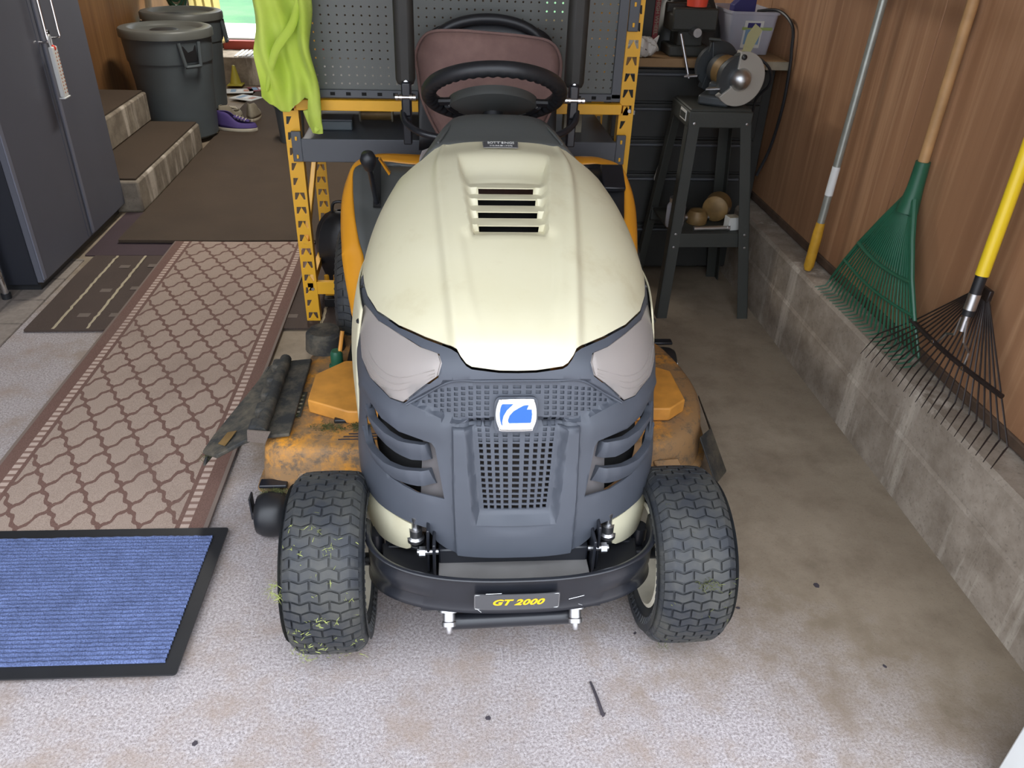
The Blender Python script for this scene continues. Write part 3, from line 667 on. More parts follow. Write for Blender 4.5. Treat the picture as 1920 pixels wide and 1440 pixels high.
# ================================================================== RIGHT BACK CORNER: bench, stand, grinder
bn = thing('workbench', 'wooden-topped workbench against the panelling at the right rear', 'bench', (1.0, 3.45, 0))
Bx((0, 0, .89), (.67, .66, .032)).obj('bench_top', M['wood'], bn, bevel=.003)
Bx((.3, -.335, .888), (.10, .012, .03)).obj('end_board', M['tan'], bn, bevel=.002)
Bx((0, .02, .45), (.64, .58, .84)).obj('cabinet_body', M['toolbox'], bn, bevel=.004)
for k, (z0, z1) in enumerate(((.74, .86), (.60, .73), (.46, .59), (.24, .45), (.04, .23))):
    d = Bx((-.02, -.275, (z0 + z1) / 2), (.60, .016, z1 - z0)).obj('drawer', M['toolbox'], bn, bevel=.003)
    MB().cyl((-.28, -.292, z1 - .018), (.24, -.292, z1 - .018), .006, 10).obj('handle', M['steelblue'], d)
Bx((-.255, -.284, .70), (.05, .003, .025)).obj('drawer_label', M['paper'], bn, smooth=0)
# leg vise / loose white paper
pp = thing('paper_scrap', 'folded white paper scrap tucked on the drawers behind the left leg of the tool stand', 'paper', (.895, 3.155, .45), R(20))
MB().prism([(0, 0, .06), (.016, 0, .0), (-.004, 0, -.06), (-.018, 0, -.01)], (0, .002, 0)).obj('sheet', M['paper'], pp, smooth=0)
MB().prism([(.0, -.002, .06), (.016, -.002, .0), (.018, -.008, .05)], (0, .001, 0)).obj('fold', M['paper'], pp, smooth=0)
vt = thing('bench_vise', 'dark cast bench vise with slanting handle on the workbench', 'vise', (.955, 3.20, .906))
MB().box((0, .03, .02), (.16, .14, .04)).box((.0, .03, .065), (.10, .12, .06)).obj('vise_base', M['stand'], vt, bevel=.008)
MB().box((0, .0, .12), (.17, .10, .06)).box((.0, -.05, .135), (.17, .03, .075)).obj('jaw', M['stand'], vt, bevel=.006)
MB().box((0, .06, .135), (.17, .04, .09)).obj('fixed_jaw', M['stand'], vt, bevel=.006)
MB().cyl((0, .02, .095), (0, -.11, .095), .016, 16).obj('screw', M['zinc'], vt)
MB().cyl((-.06, -.10, .09), (-.015, -.13, -.06), .006, 10).obj('handle', M['zinc'], vt)
tbg = thing('tool_bag', 'sagging dark canvas tool bag on the bench behind the vise', 'bag', (.99, 3.38, .906))
MB().grid(lambda u, v: ((.14 - .05 * v ** 2) * math.copysign(abs(math.cos(2 * PI * u)) ** .5, math.cos(2 * PI * u)), (.10 - .06 * v ** 2) * math.copysign(abs(math.sin(2 * PI * u)) ** .5, math.sin(2 * PI * u)), .19 * v + .012 * math.sin(u * 30) * v), 40, 10, True).obj('bag_body', M['toolbox'], tbg)
MB().box((0, 0, .19), (.20, .06, .02)).obj('flap', M['stand'], tbg, bevel=.008)
tp = thing('tape_roll', 'bright orange roll of tape on top of the bench vise', 'tape', (.965, 3.18, 1.082))
MB().lathe([(.030, 0), (.037, 0), (.043, .052), (.036, .052), (.030, 0)], n=32).obj('tape', M['tapeor'], tp)
MB().lathe([(.027, .001), (.0305, .001), (.0355, .051), (.032, .051), (.027, .001)], n=32).obj('core', M['white'], tp)
rb = thing('red_box', 'dark box with red edges lettered along its right edge, on the bench', 'box', (.785, 3.30, .906))
Bx((-.01, 0, .115), (.11, .05, .23)).obj('box_body', M['toolbox'], rb, bevel=.002)
MB().box((.056, -.001, .115), (.022, .054, .23)).box((-.01, -.001, .236), (.16, .054, .018)).obj('red_edge', M['redpaint'], rb, bevel=.001)
text('HIGH WHEEL', .021, lambda x, y, z: (.056 + y * .9, -.0285 - z, .125 - x), 'lettering', M['tan'], rb, off=.0004)
wb_ = thing('crumpled_bag', 'crumpled white plastic bag on the bench beside the yellow post', 'bag', (.765, 3.14, .908))
MB().grid(lambda u, v: ((.055 + .012 * math.sin(u * 31 + v * 9)) * math.sin(PI * v) * math.cos(2 * PI * u), (.045 + .01 * math.sin(u * 37)) * math.sin(PI * v) * math.sin(2 * PI * u), .035 * (1 - math.cos(PI * v)) + .008 * math.sin(u * 40 + v * 22) * math.sin(PI * v)), 36, 16, True).obj('bag_body', M['bagw'], wb_, smooth=25)
MB().prism([(0.03, 0, .05), (.06, 0, .075), (.05, .0, .03)], (0, .01, 0)).obj('twisted_corner', M['bagw'], wb_)
# clear tote
tt = thing('storage_tote', 'clear plastic tote with taped blue label on the bench corner', 'tote', (1.215, 3.36, .908))
def toteshell(s0, s1, z0, z1, t_):
    a = [(-.095 * s, -.13 * s) for s in (s0, s1)]
    mb = MB()
    def ring(s, z): return [(x * s, y * s, z) for x, y in rrect(-.095, -.14, .095, .14, .02, 4)]
    rg = [ring(.86, 0), ring(1., .145), ring(1.05, .146), ring(1.05, .156), ring(.99, .156), ring(.97, .146), ring(.84, .004)]
    n = len(rg[0]); mb.add([p for r_ in rg for p in r_], [(i * n + k, i * n + (k + 1) % n, (i + 1) * n + (k + 1) % n, (i + 1) * n + k) for i in range(len(rg) - 1) for k in range(n)] + [tuple(range(n)), tuple(range(6 * n, 7 * n))])
    return mb
toteshell(1, 1, 0, 1, 1).obj('tote_body', M['tote'], tt)
lb = Bx((0.0, -.1325, .075), (.075, .0015, .10), Euler((R(9), 0, 0))).obj('label_card', M['paper'], tt, smooth=0)
Bx((0.0, -.1335, .066), (.06, .0015, .055), Euler((R(9), 0, 0))).obj('label_picture', M['labelblue'], lb, smooth=0)
Bx((0.0, -.1343, .066), (.034, .0015, .035), Euler((R(9), 0, 0))).obj('label_pad', M['paper'], lb, smooth=0)
Bx((0.0, -.139, .108), (.05, .0015, .018), Euler((R(9), 0, 0))).obj('label_heading', M['navy'], lb, smooth=0)
Bx((0.015, -.137, .096), (.12, .0015, .010), Euler((R(9), 0, 0))).obj('green_tape', M['taping'], tt, smooth=0)
nv = thing('navy_holder', 'navy plastic holder sticking up out of the clear tote', 'holder', (1.20, 3.33, .915))
MB().prism([(-.04, 0, 0), (.05, 0, 0), (.05, 0, .22), (.02, 0, .22), (-.04, 0, .16)], (0, .05, 0)).obj('holder_body', M['navy'], nv, bevel=.003)
MB().prism([(-.034, -.002, .03), (.044, -.002, .03), (.044, -.002, .07), (-.034, -.002, .07)], (0, .003, 0)).obj('band', M['steelblue'], nv)
cb = thing('power_cable', 'black cable looping from the tote down the panelling behind the grinder', 'cable', (0, 0, 0))
MB().tube(catmull([(1.24, 3.28, 1.06), (1.30, 3.22, 1.07), (1.328, 3.13, 1.03), (1.332, 3.10, .95), (1.335, 3.09, .88), (1.338, 3.09, .74), (1.335, 3.12, .58), (1.30, 3.12, .46)], 6), .006, 8).obj('cable', M['black'], cb)
MB().tube(catmull([(1.07, 2.98, .955), (1.13, 2.95, .95), (1.19, 2.93, .91), (1.21, 2.95, .85), (1.19, 3.0, .79), (1.2, 3.03, .70)], 6), .005, 8).obj('cable', M['black'], cb)
# stand
sd = thing('tool_stand', 'black steel splay-legged tool stand under the bench grinder', 'stand', (1.0, 2.93, 0))
for (tx, ty), (fx, fy) in (((-.115, -.115), (-.155, -.195)), ((.115, -.115), (.215, -.205)), ((-.115, .115), (-.17, .21)), ((.115, .115), (.21, .21))):
    sx, sy = (1 if tx > 0 else -1), (1 if ty > 0 else -1)
    mb = MB()
    for a, b in (((0, 0), (-.042 * sx, 0)), ((0, 0), (0, -.042 * sy))):
        t0 = Vector((tx, ty, .76)); f0 = Vector((fx, fy, 0)); d = Vector((b[0], b[1], 0)); e = Vector((0, -.003 * sy, 0)) if b[0] else Vector((-.003 * sx, 0, 0))
        P = [f0, f0 + d, t0 + d, t0]; mb.add([tuple(p) for p in P] + [tuple(p + e) for p in P], [(0, 1, 2, 3), (7, 6, 5, 4), (0, 4, 5, 1), (1, 5, 6, 2), (2, 6, 7, 3), (3, 7, 4, 0)])
    lg = mb.obj('leg', M['stand'], sd, smooth=0)
    for z, k in ((.74, .01), (.34, .45), (.29, .52)):
        p = f0.lerp(t0, z / .76) + Vector((-.02 * sx, -.003 * sy if sy > 0 else -.003, 0)); MB().lathe([(0, -.004), (.005, -.003), (.005, .0)], p, 'y', 8).obj('bolt', M['zinc'], lg) if sy < 0 else None
top = MB().box((0, 0, .752), (.236, .236, .058)).box((0, 0, .784), (.225, .225, .01)).obj('top_plate', M['stand'], sd, bevel=.006)
mb = MB().box((.02, 0, .334), (.30, .30, .008)); mb.box((.02, -.152, .311), (.31, .006, .055)).box((.02, .152, .311), (.31, .006, .055)); mb.obj('shelf', M['stand'], sd, bevel=.002)
pl_ = Bx((-.1195, -.05, .758), (.002, .075, .036)).obj('maker_plate', M['paper'], sd, smooth=0)
Bx((-.121, -.05, .756), (.002, .062, .022)).obj('plate_print', M['stand'], pl_, smooth=0)
# grinder
gr = thing('bench_grinder', 'bench grinder with pale round wheel guard and silver dome end', 'grinder', (1.015, 2.90, .789))
n_ = Vector((.16, -.98, -.05)).normalized(); xa = n_.cross(Vector((0, 0, 1))).normalized() * -1; ya = n_.cross(xa); 
if ya.z < 0: ya = -ya
Q = Matrix((xa, ya, n_)).transposed()      # local x right, y up, z out of the guard
cg = Vector((.040, -.06, .098))
def G(x, y, z): return cg + Q @ Vector((x, y, z))
def sector(r, a0, a1, n=40): return [(r * math.cos(R(a0 + (a1 - a0) * k / n)), r * math.sin(R(a0 + (a1 - a0) * k / n))) for k in range(n + 1)]
def gp(pts, z0, z1, nm, m_, **k): return MB().prism([G(x, y, z0) for x, y in pts], Q @ Vector((0, 0, z1 - z0))).obj(nm, m_, gr, **k)
gp(sector(.093, -140, 100) + [(-.018, .03), (-.034, -.03)], -.03, .004, 'wheel_guard', M['guard'], bevel=.002)
MB().lathe([(.001, .034), (.013, .032), (.026, .024), (.036, .011), (.039, 0), (.039, -.02)], G(0, 0, .004), 'z', 28, rot=Q).obj('end_dome', M['alu'], gr, smooth=60)
MB().lathe([(0, .0), (.078, .0), (.078, -.022), (0, -.022)], G(0, 0, -.004), 'z', 36, rot=Q).obj('grinding_wheel', M['grinder'], gr)
MB().lathe([(0, -.03), (.042, -.03), (.05, -.04), (.055, -.055), (.055, -.15), (.05, -.165), (.03, -.175), (0, -.175)], G(0, 0, 0), 'z', 32, rot=Q).obj('motor', M['grinder'], gr)
MB().lathe([(.0555, -.07), (.0562, -.07), (.0562, -.12), (.0555, -.12)], G(0, 0, 0), 'z', 32, rot=Q).obj('motor_label', M['brass'], gr)
gp(sector(.09, -120, 110) + [(-.02, .03)], -.225, -.19, 'wheel_guard', M['grinder'], bevel=.003)
MB().lathe([(0, .0), (.074, .0), (.074, -.02), (0, -.02)], G(0, 0, -.197), 'z', 36, rot=Q).obj('grinding_wheel', M['grinder'], gr)
MB().box((.0, .03, .018), (.11, .16, .034), Euler((0, 0, R(-30)))).box((-.002, .03, .05), (.06, .08, .05), Euler((0, 0, R(-30)))).obj('pedestal', M['grinder'], gr, bevel=.008)
for z in (-.02, -.205): MB().box(G(-.085, -.035, z), (.05, .035, .006), Euler((0, R(-8), R(-30)))).obj('tool_rest', M['zinc'], gr, bevel=.001)
MB().tube([G(-.03, .05, -.03), G(-.02, .075, -.02), G(-.005, .085, 0)], .008, 8).obj('shield_arm', M['stand'], gr)
MB().prism([G(-.012, .062, -.012), G(.012, .056, -.012), G(.034, .165, .02), G(.004, .185, .02), G(-.012, .15, .01)], Q @ Vector((0, 0, .002))).obj('eye_shield', M['yshield'], gr, smooth=0)
MB().tube([G(-.035, .05, -.20), G(-.03, .085, -.2), G(-.055, .10, -.17), G(-.02, .10, -.15)], .005, 8).obj('shield_arm', M['stand'], gr)
MB().lathe([(0, .012), (.009, .008), (.010, -.008), (0, -.012)], G(-.005, .075, .004), 'z', 12, rot=Q).obj('knob', M['black'], gr)
# clutter on the stand shelf
k1 = thing('brass_motor', 'dull brass-coloured round motor lying on the stand shelf', 'motor', (1.085, 2.93, .339))
MB().lathe([(0, -.045), (.035, -.045), (.05, -.035), (.052, .03), (.04, .045), (0, .045)], (0, 0, .055), 'x', 24, rot=Matrix.Rotation(R(60), 3, 'Z')).obj('motor_case', M['brass'], k1)
MB().lathe([(0, .0), (.018, .0), (.018, .02), (0, .02)], (.02, -.04, .055), 'y', 16).obj('boss', M['zinc'], k1)
k2 = thing('brass_motor', 'low tarnished brass fitting left of the round motor on the stand shelf', 'fitting', (1.0, 2.90, .339))
MB().lathe([(0, 0), (.04, 0), (.042, .03), (.03, .05), (0, .055)], n=20).obj('fitting_body', M['brass'], k2); MB().cyl((-.05, 0, .02), (.05, .01, .02), .012, 12).obj('pipe_stub', M['zinc'], k2)
k3 = thing('white_box', 'small white cardboard box at the right front of the stand shelf', 'box', (1.118, 2.83, .339), R(10))
Bx((0, 0, .025), (.045, .04, .05)).obj('box_body', M['paper'], k3, bevel=.001); Bx((0, 0, .051), (.04, .036, .002)).obj('box_flap', M['tan'], k3)
k4 = thing('steel_rod', 'grey steel rod lying along the front of the stand shelf', 'rod', (1.03, 2.80, .350))
MB().cyl((-.07, 0, 0), (.07, .01, 0), .009, 12).obj('rod_body', M['alu'], k4); MB().cyl((.065, .01, 0), (.075, .01, 0), .011, 12).obj('collar', M['zinc'], k4)
k5 = thing('glass_jar', 'clear glass jar with steel lid at the left of the stand shelf', 'jar', (.90, 2.86, .339))
MB().lathe([(0, 0), (.034, 0), (.036, .01), (.036, .08), (.028, .095), (.028, .10), (.025, .10), (.032, .08), (.032, .006), (0, .006)], n=24).obj('jar_body', M['tote'], k5); MB().lathe([(0, .115), (.03, .113), (.03, .098), (0, .098)], n=24).obj('lid', M['zinc'], k5)

# ================================================================== POLES AND RAKES ON THE RIGHT WALL
def along(a, b, t): return Vector(a).lerp(Vector(b), t)
ps = thing('extension_pole', 'thin grey pole with yellow grip tip leaning on the panelling', 'pole', (0, 0, 0))
A, B = Vector((1.272, 2.448, .332)), Vector((1.318, 2.462, 1.60)); 
MB().tube([along(A, B, .13), B], .0125, 14).obj('shaft', M['greypole'], ps)
MB().tube([along(A, B, 0), along(A, B, .012), along(A, B, .10), along(A, B, .135)], [.011, .017, .017, .0145], 14).obj('grip', M['tipyellow'], ps)
MB().tube([along(A, B, .21), along(A, B, .285)], .0132, 14).obj('white_sleeve', M['white'], ps)
# green rake
gk = thing('leaf_rake', 'green plastic leaf rake with wooden handle leaning on the wall', 'rake', (0, 0, 0))
ap = Vector((1.315, 2.045, .815)); hd = Vector((1.328, 2.062, 1.65))
MB().tube([along(ap, hd, -.02), hd], .0145, 14).obj('handle', M['handlewood'], gk)
MB().tube([ap - Vector((.003, 0, .13)), ap - Vector((0, 0, .06)), ap + Vector((0, 0, .012))], [.030, .022, .0195], 14, flat=1).obj('ferrule', M['green'], gk)
NT_ = 26
def gtip(s): # s 0..1 far -> near
    return Vector((1.262 + .02 * s, 2.292 - .53 * s, .335 + .0 * s))
def gpt(s, t):
    a = ap + Vector((-.004, .02 - .04 * s, -.09)); b = gtip(s) + Vector((.014, 0, .03))
    p = a.lerp(b, t); p.x += -.014 * math.sin(t * PI) - .012 * math.sin(s * PI) * t; return p
MB().grid(lambda u, v: gpt(u, v * .50) + Vector((.003, 0, 0)), 53, 12).obj('web', M['green'], gk, solid=.004)
tiles = []
for k in range(NT_):
    s = k / (NT_ - 1); pts = [gpt(s, t) for t in (.12, .3, .5, .7, .85, 1.)] 
    e = gtip(s); pts += [e + Vector((.004, 0, .010)), e + Vector((-.012, .004, .004)), e + Vector((-.028, .008, -.002 + .002))]
    MB().tube(pts, [.0035] * 6 + [.003, .0026, .0014], 6, flat=.8).obj('tine', M['green'], gk)
for t, r_ in ((.52, .006), (.73, .0045)): MB().tube([gpt(k / 20, t + .03 * math.sin(PI * k / 20)) - Vector((.004, 0, 0)) for k in range(21)], r_, 8).obj('cross_rib', M['green'], gk)
for s in (0, 1): MB().tube([gpt(s, t) for t in (0, .25, .5, .75, .98)], [.010, .008, .007, .006, .004], 8).obj('edge_rib', M['green'], gk)
# black rake
yk = thing('lawn_rake', 'black spring-steel rake with yellow handle leaning nearest the camera', 'rake', (0, 0, 0))
h0 = Vector((1.265, 1.608, .683)); h1 = Vector((1.32, 1.69, 1.50)); h1 = h0 + (Vector((1.285, 1.638, .952)) - h0) * 3
dn = (h0 - h1).normalized()
MB().tube([h0, h1], .0155, 16).obj('handle', M['yellow'], yk)
MB().tube([h0 + dn * -.01, h0 + dn * .10], .0135, 14).obj('socket', M['black'], yk)
MB().tube([h0 + dn * .045, h0 + dn * .085], .0142, 14).obj('silver_band', M['alu'], yk)
MB().tube([h0 + dn * .10, h0 + dn * .14], .009, 10).obj('clamp', M['zinc'], yk)
apx = Vector((1.302, 1.63, .63))
sps = []
for s in (-1, 1):
    MB().tube([h0 + dn * .11 + Vector((-.004, s * .012, 0)), h0 + dn * .15 + Vector((0, s * .02, -.01)), Vector((1.285, 1.63 + s * .05, .49)), Vector((1.285, 1.64 + s * .06, .455))], .003, 6).obj('spring', M['zinc'], yk)
NB = 22
for k in range(NB):
    s = k / (NB - 1); bar = Vector((1.295, 1.835 - .39 * s, .447 + .008 * s)); bar.x -= .012 * math.sin(PI * s)
    a = apx + Vector((0, .02 - .04 * s, 0)); tip = Vector((1.185 + .055 * s, 1.86 - .535 * s, .330))
    knee = bar + (bar - a) * .50; knee = knee.lerp(Vector((tip.x + .055, knee.y, .36)), .5); knee.z = max(knee.z, .352)
    MB().tube([a, bar, knee, knee.lerp(tip, .25) + Vector((0, 0, .003)), tip], [.0026, .0026, .0026, .0024, .001], 6, flat=.8).obj('tine', M['rakemetal'], yk)
MB().tube([Vector((1.291 - .012 * math.sin(PI * k / 16), 1.845 - .41 * k / 16, .447 + .008 * k / 16)) for k in range(17)], .0065, 8).obj('crossbar', M['rakemetal'], yk)
MB().box(apx + Vector((.0, 0, .0)), (.012, .06, .03)).obj('yoke', M['rakemetal'], yk, bevel=.003)
for k in (7, 14): MB().lathe([(0, -.004), (.006, -.002), (.006, .004)], (1.276, 1.845 - .41 * k / 21, .45), 'x', 8).obj('rivet', M['chrome'], yk)

# ================================================================== LITTER
random.seed(3)
tw = thing('leaf_scrap', 'dark curled stem of leaf litter on the concrete in front of the mower', 'debris', (.303, 1.01, .001))
MB().tube(catmull([(-.006, .045, .003), (-.001, .02, .003), (.003, -.01, .004), (.006, -.035, .003)], 5), [.0025 + .0015 * (k / 15) for k in range(16)], 6, flat=.6).obj('stem', M['twig'], tw)
MB().prism([(.004, -.02, .0), (.011, -.03, 0), (.014, -.028, 0), (.010, -.036, 0), (.005, -.038, 0)], (0, 0, .002)).obj('leaf_tatter', M['twig'], tw)
for i, (x, y, s) in enumerate([(.077, .983, .009), (.42, 1.179, .005), (.897, 1.301, .010), (.68, 1.24, .006), (-.488, .961, .007), (.95, 1.06, .006)]):
    q = [(s * random.uniform(.6, 1) * math.cos(a), s * random.uniform(.4, .8) * math.sin(a), 0) for a in [2 * PI * k / 6 for k in range(6)]]
    o = MB().prism(q, (0, 0, .0015)).obj('leaf_chip', M['twig'], None); o.location = (x, y, .001); o.rotation_euler.z = i
    tag(o, ('dark chip of leaf litter at bottom centre, left of the curled stem', 'tiny dark chip between the curled stem and the right front tyre', 'oval dark chip out on the floor between the right tyre and curb', 'dark chip just beside the foot of the right front tyre', 'small dark chip on the concrete near the blue mat, bottom left', 'small dark chip on the bottom right floor near the white trim')[i], 'debris', 'leaf chips on the concrete')

# ================================================================== LAWN TRACTOR
LT = thing('lawn_tractor', 'cream and orange lawn tractor with charcoal grille and black bumper, parked facing out', 'lawn tractor', (.1355, 1.3, 0), R(-.8))
ST = np.array([(0.00,.60,.905,.270,.62,.66,2.9),(0.12,.48,.885,.315,.50,.60,2.7),(0.30,.30,.838,.335,.36,.56,2.5),(0.45,.14,.782,.331,.27,.53,2.4),
 (0.58,.00,.722,.328,.22,.50,2.35),(0.66,-.067,.672,.324,.20,.48,2.35),(0.72,-.082,.625,.322,.19,.46,2.35),(0.80,-.105,.55,.325,.18,.42,2.35),
 (0.90,-.14,.42,.330,.17,.36,2.35),(1.00,-.165,.298,.325,.15,.30,2.35),(1.12,-.175,.245,.318,.14,.23,2.35)])
_x, _y = ST[:, 0], ST[:, 1:]; _m = np.gradient(_y, _x, axis=0)
def _st(b):
    b = min(max(b, 0), 1.12); i = int(min(max(np.searchsorted(_x, b) - 1, 0), len(_x) - 2)); h = _x[i + 1] - _x[i]; t = (b - _x[i]) / h
    return (2*t**3-3*t**2+1)*_y[i]+(t**3-2*t**2+t)*h*_m[i]+(-2*t**3+3*t**2)*_y[i+1]+(t**3-t**2)*h*_m[i+1]
def BS(a, b):
    Cv, Cz, Eu, Ev, Ez, n = _st(b); p = min(abs(a), 1) * PI / 2; s = math.sin(p) ** (2 / n); c = max(math.cos(p), 0) ** (2 / n)
    return Vector((math.copysign(Eu * s, a), Ev + (Cv - Ev) * c, Ez + (Cz - Ez) * c))
def BN(a, b):
    a = min(max(a, -.97), .97); e = .006; b0, b1 = max(b - e, 0), min(b + e, 1.12)
    return (BS(a, b1) - BS(a, b0)).cross(BS(a + e, b) - BS(a - e, b)).normalized()
def ss(x, a, b): t = min(max((x - a) / (b - a), 0), 1); return t * t * (3 - 2 * t)
def lerpk(x, ks):
    for (x0, y0), (x1, y1) in zip(ks, ks[1:]):
        if x <= x1: return y0 + (y1 - y0) * max(0, (x - x0) / (x1 - x0))
    return ks[-1][1]
SGN = 1 if BN(0, .85).y < 0 else -1
def BP(a, b, h): return BS(a, b) + BN(a, b) * (h * SGN)
def mir(h): return [(-a, b) for a, b in reversed(h)]
# ---- hood
seam = [(0,.669),(.045,.668),(.132,.659),(.150,.652),(.168,.638),(.180,.625),(.205,.616),(.31,.592),(.438,.555),(.58,.495),(.68,.42),(.72,.37),(.755,.31),(.80,.29),(1,.285)]
hood_half = [(0,.0),(.30,.0),(.38,.035),(.5,.05),(.62,.035),(1,.02)]
hood_out = hood_half + list(reversed(seam)) + [(-a, b) for a, b in seam[1:]] + [(-a, b) for a, b in reversed(hood_half[1:])]
def saw(b):
    if b < .185 or b > .3425: return None
    ks = [.175, .217, .258, .300, .342]
    for i in range(4):
        if ks[i] < b <= ks[i + 1]: return (b - ks[i]) / (ks[i + 1] - ks[i])
    return 0
def hoodh(a, b):
    A = abs(a); h = 0.
    pw = lerpk(b, [(0, .26), (.3, .228), (.47, .215), (.65, .19)])
    h += .010 * (1 - ss(A, pw - .02, pw + .03)) * ss(b, .0, .10) * (1 - ss(b, .60, .665))
    h += .004 * math.exp(-((A - pw + .015) / .02) ** 2) * (1 - ss(b, .55, .66))
    iw = lerpk(b, [(.3, .155), (.5, .125), (.66, .08)])
    h -= .006 * (1 - ss(A, iw - .02, iw + .015)) * ss(b, .35, .38) * (1 - ss(b, .50, .64))
    if .07 < b < .38:
        wo = lerpk(b, [(.08, .150), (.35, .112)]); wi = lerpk(b, [(.08, .142), (.19, .098), (.35, .100)])
        d = (1 - ss(A, wi, wo)) * ss(b, .072, .15)
        s = saw(b); dep = -.024
        if s is not None:
            dep = -.024 + .014 * s
        if b > .343: dep = -.022 * (1 - ss(b, .350, .378))
        if b < .185: dep = -.024 
        h += d * dep
    return h
slots = []
for b0, w_ in ((.2235, .072), (.2645, .077), (.3065, .080), (.3485, .0815)):
    slots.append([(-w_, b0 - .0075), (w_, b0 - .0075), (w_, b0 - .0008), (-w_, b0 - .0008)])
lines = [[(s * lerpk(b, [(0, .26), (.3, .228), (.47, .215), (.65, .19)]), b) for b in [k * .03 + .01 for k in range(21)]] for s in (-1, 1)]
hlines = [[(-.098, k), (.098, k)] for k in (.1745, .176, .343)] + [[(s * lerpk(b, [(.08, w0), (.35, w1)]), b) for b in [.075 + k * .0137 for k in range(21)]] for s in (-1, 1) for w0, w1 in ((.150, .112), (.142, .100))]
hood = plate(hood_out, slots, lambda a, b, d: BP(a, b, hoodh(a, b) - d), .003, sp=.0105, edge=.012, lines=hlines).obj('hood', M['cream'], LT, smooth=50)
# dark sheet standing in for the shade below the louvre slots
plate([(-.1, .19), (.1, .19), (.1, .37), (-.1, .37)], [], lambda a, b, d: BP(a, b, -.040 - d), .002, sp=.05).obj('louvre_shade', M['dark'], hood)
sk = plate([(-.048, .024), (.038, .024), (.035, .059), (-.045, .059)], [], lambda a, b, d: BP(a, b, .0115 - d), .001, sp=.02).obj('dealer_label', M['silver'], hood, smooth=0)
plate([(-.045, .026), (.035, .026), (.032, .057), (-.042, .057)], [], lambda a, b, d: BP(a, b, .0119 - d), .0004, sp=.02).obj('label_field', M['plate'], sk, smooth=0)
def onhood(b0, s): return lambda x, y, z: BP(-.003 + x, b0 - y * s, .0125 + z)
text('BOTTINGS', .017, onhood(.034, .95), 'label_lettering', M['whitetext'], sk, extr=.0001, off=.0003, xs=.68)
text('315-363-7676', .011, onhood(.050, .85), 'label_lettering', M['whitetext'], sk, extr=.0001, off=.0002, xs=.72)

# ---- charcoal front mask
lamp = [(.715,.434),(.57,.523),(.424,.580),(.325,.614),(.25,.630),(.240,.65),(.257,.682),(.42,.745),(.50,.735),(.65,.672),(.745,.60),(.80,.44)]
vent = [(.653,.748),(.561,.784),(.443,.806),(.286,.820),(.27,.828),(.232,.906),(.351,.904),(.49,.892),(.606,.873),(.688,.843),(.721,.795)]
botm = [(0,1.001),(.18,1.003),(.23,.996),(.268,.985),(.312,.962),(.406,.962),(.515,.961),(.60,.962),(.72,.958),(.833,.948),(.93,.94),(1,.92)]
seamM = [(a, b + .006) for a, b in seam[:-2]] + [(.80, .30), (1, .30)]
mo = seamM + list(reversed(botm)) + [(-a, b) for a, b in botm[1:]] + [(-a, b) for a, b in reversed(seamM[1:])]
def chan(b): return lerpk(b, [(.69, .17), (.783, .158), (.938, .124)])
def chanout(b): return lerpk(b, [(.78, .197), (1.01, .184)])
def hexw(b): return lerpk(b, [(.690, .215), (.742, .40), (.775, .24), (.785, .165), (.79, .15)])
def maskh(a, b):
    A = abs(a); h = 0.
    if b > .775:
        h += .009 * (1 - ss(A, chanout(b) - .002, chanout(b) + .010)) * ss(b, .784, .797)
        h -= .021 * (1 - ss(A, chan(b) - .022, chan(b))) * (1 - ss(b, .925, .942)) * ss(b, .775, .79)
    if .685 < b <= .79:
        h -= .009 * (1 - ss(A, hexw(b) - .014, hexw(b) + .004)) * ss(b, .690, .698) * (1 - ss(b, .778, .790) * ss(A, .13, .155))
    # raised lower lip over the side vents
    h += .004 * math.exp(-((b - lerpk(A, [(.2, .80), (.45, .788), (.65, .73), (.75, .69)])) / .02) ** 2) * ss(A, .2, .26) * (1 - ss(A, .8, .9))
    return h
holes = []
def cell(a0, b0, wa, wb_, sk_=0.): return [(a0 - wa, b0 - wb_), (a0 + wa, b0 - wb_ * .85), (a0 + wa * .95, b0 + wb_), (a0 - wa * .95, b0 + wb_ * .9)]
def inlogo(a, b): return abs(a) < .064 and .724 < b < .803
for r_ in range(15):
    b0 = .918 - r_ * .00855; wd = .107 - (.107 - .083) * (b0 - .80) / .12
    for c_ in range(9):
        a0 = -wd + 2 * wd * c_ / 8
        if not inlogo(a0, b0): holes.append(cell(a0, b0, .0068, .0030))
for r_ in range(8):
    b0 = .789 - r_ * .0112
    for c_ in range(-14, 15):
        a0 = c_ * .0277; A = abs(a0)
        bb = b0 + (.004 * (A - .11) / .1 if A > .11 else 0) 
        if inlogo(a0, bb) or A > hexw(bb) - .035 or bb < .703 or (bb > .742 and A > hexw(bb + .009) - .012 and A > .13): continue
        if b0 > .783 and A > .12: continue
        holes.append(cell(a0, bb, .0080, .0036))
LH = lambda s: [(s * a, b) for a, b in lamp]
VH = lambda s: [(s * a, b) for a, b in vent]
mlines = []
for s in (-1, 1):
    bb_ = [.791 + k * .0122 for k in range(12)]
    mlines += [[(s * chan(b), b) for b in bb_], [(s * (chan(b) - .022), b) for b in bb_], [(s * (chanout(b) - .002), b) for b in bb_ + [.94, .96, .98, .995]], [(s * (chanout(b) + .010), b) for b in bb_ + [.94, .96, .975]]]
    hb = [.698, .71, .725, .742, .758, .774]
    hl_ = [.7445 + k * .005 for k in range(7)]
    mlines += [[(s * (hexw(b) + .004), b) for b in hl_]]
    mlines += [[(s * (hexw(b) + .004), b) for b in hb[:4]], [(s * (hexw(b) - .014), b) for b in hb[:4]]]
for s in (-1, 1): mlines += [[(s * .125, k), (s * .205, k)] for k in (.778, .784, .790, .797)]
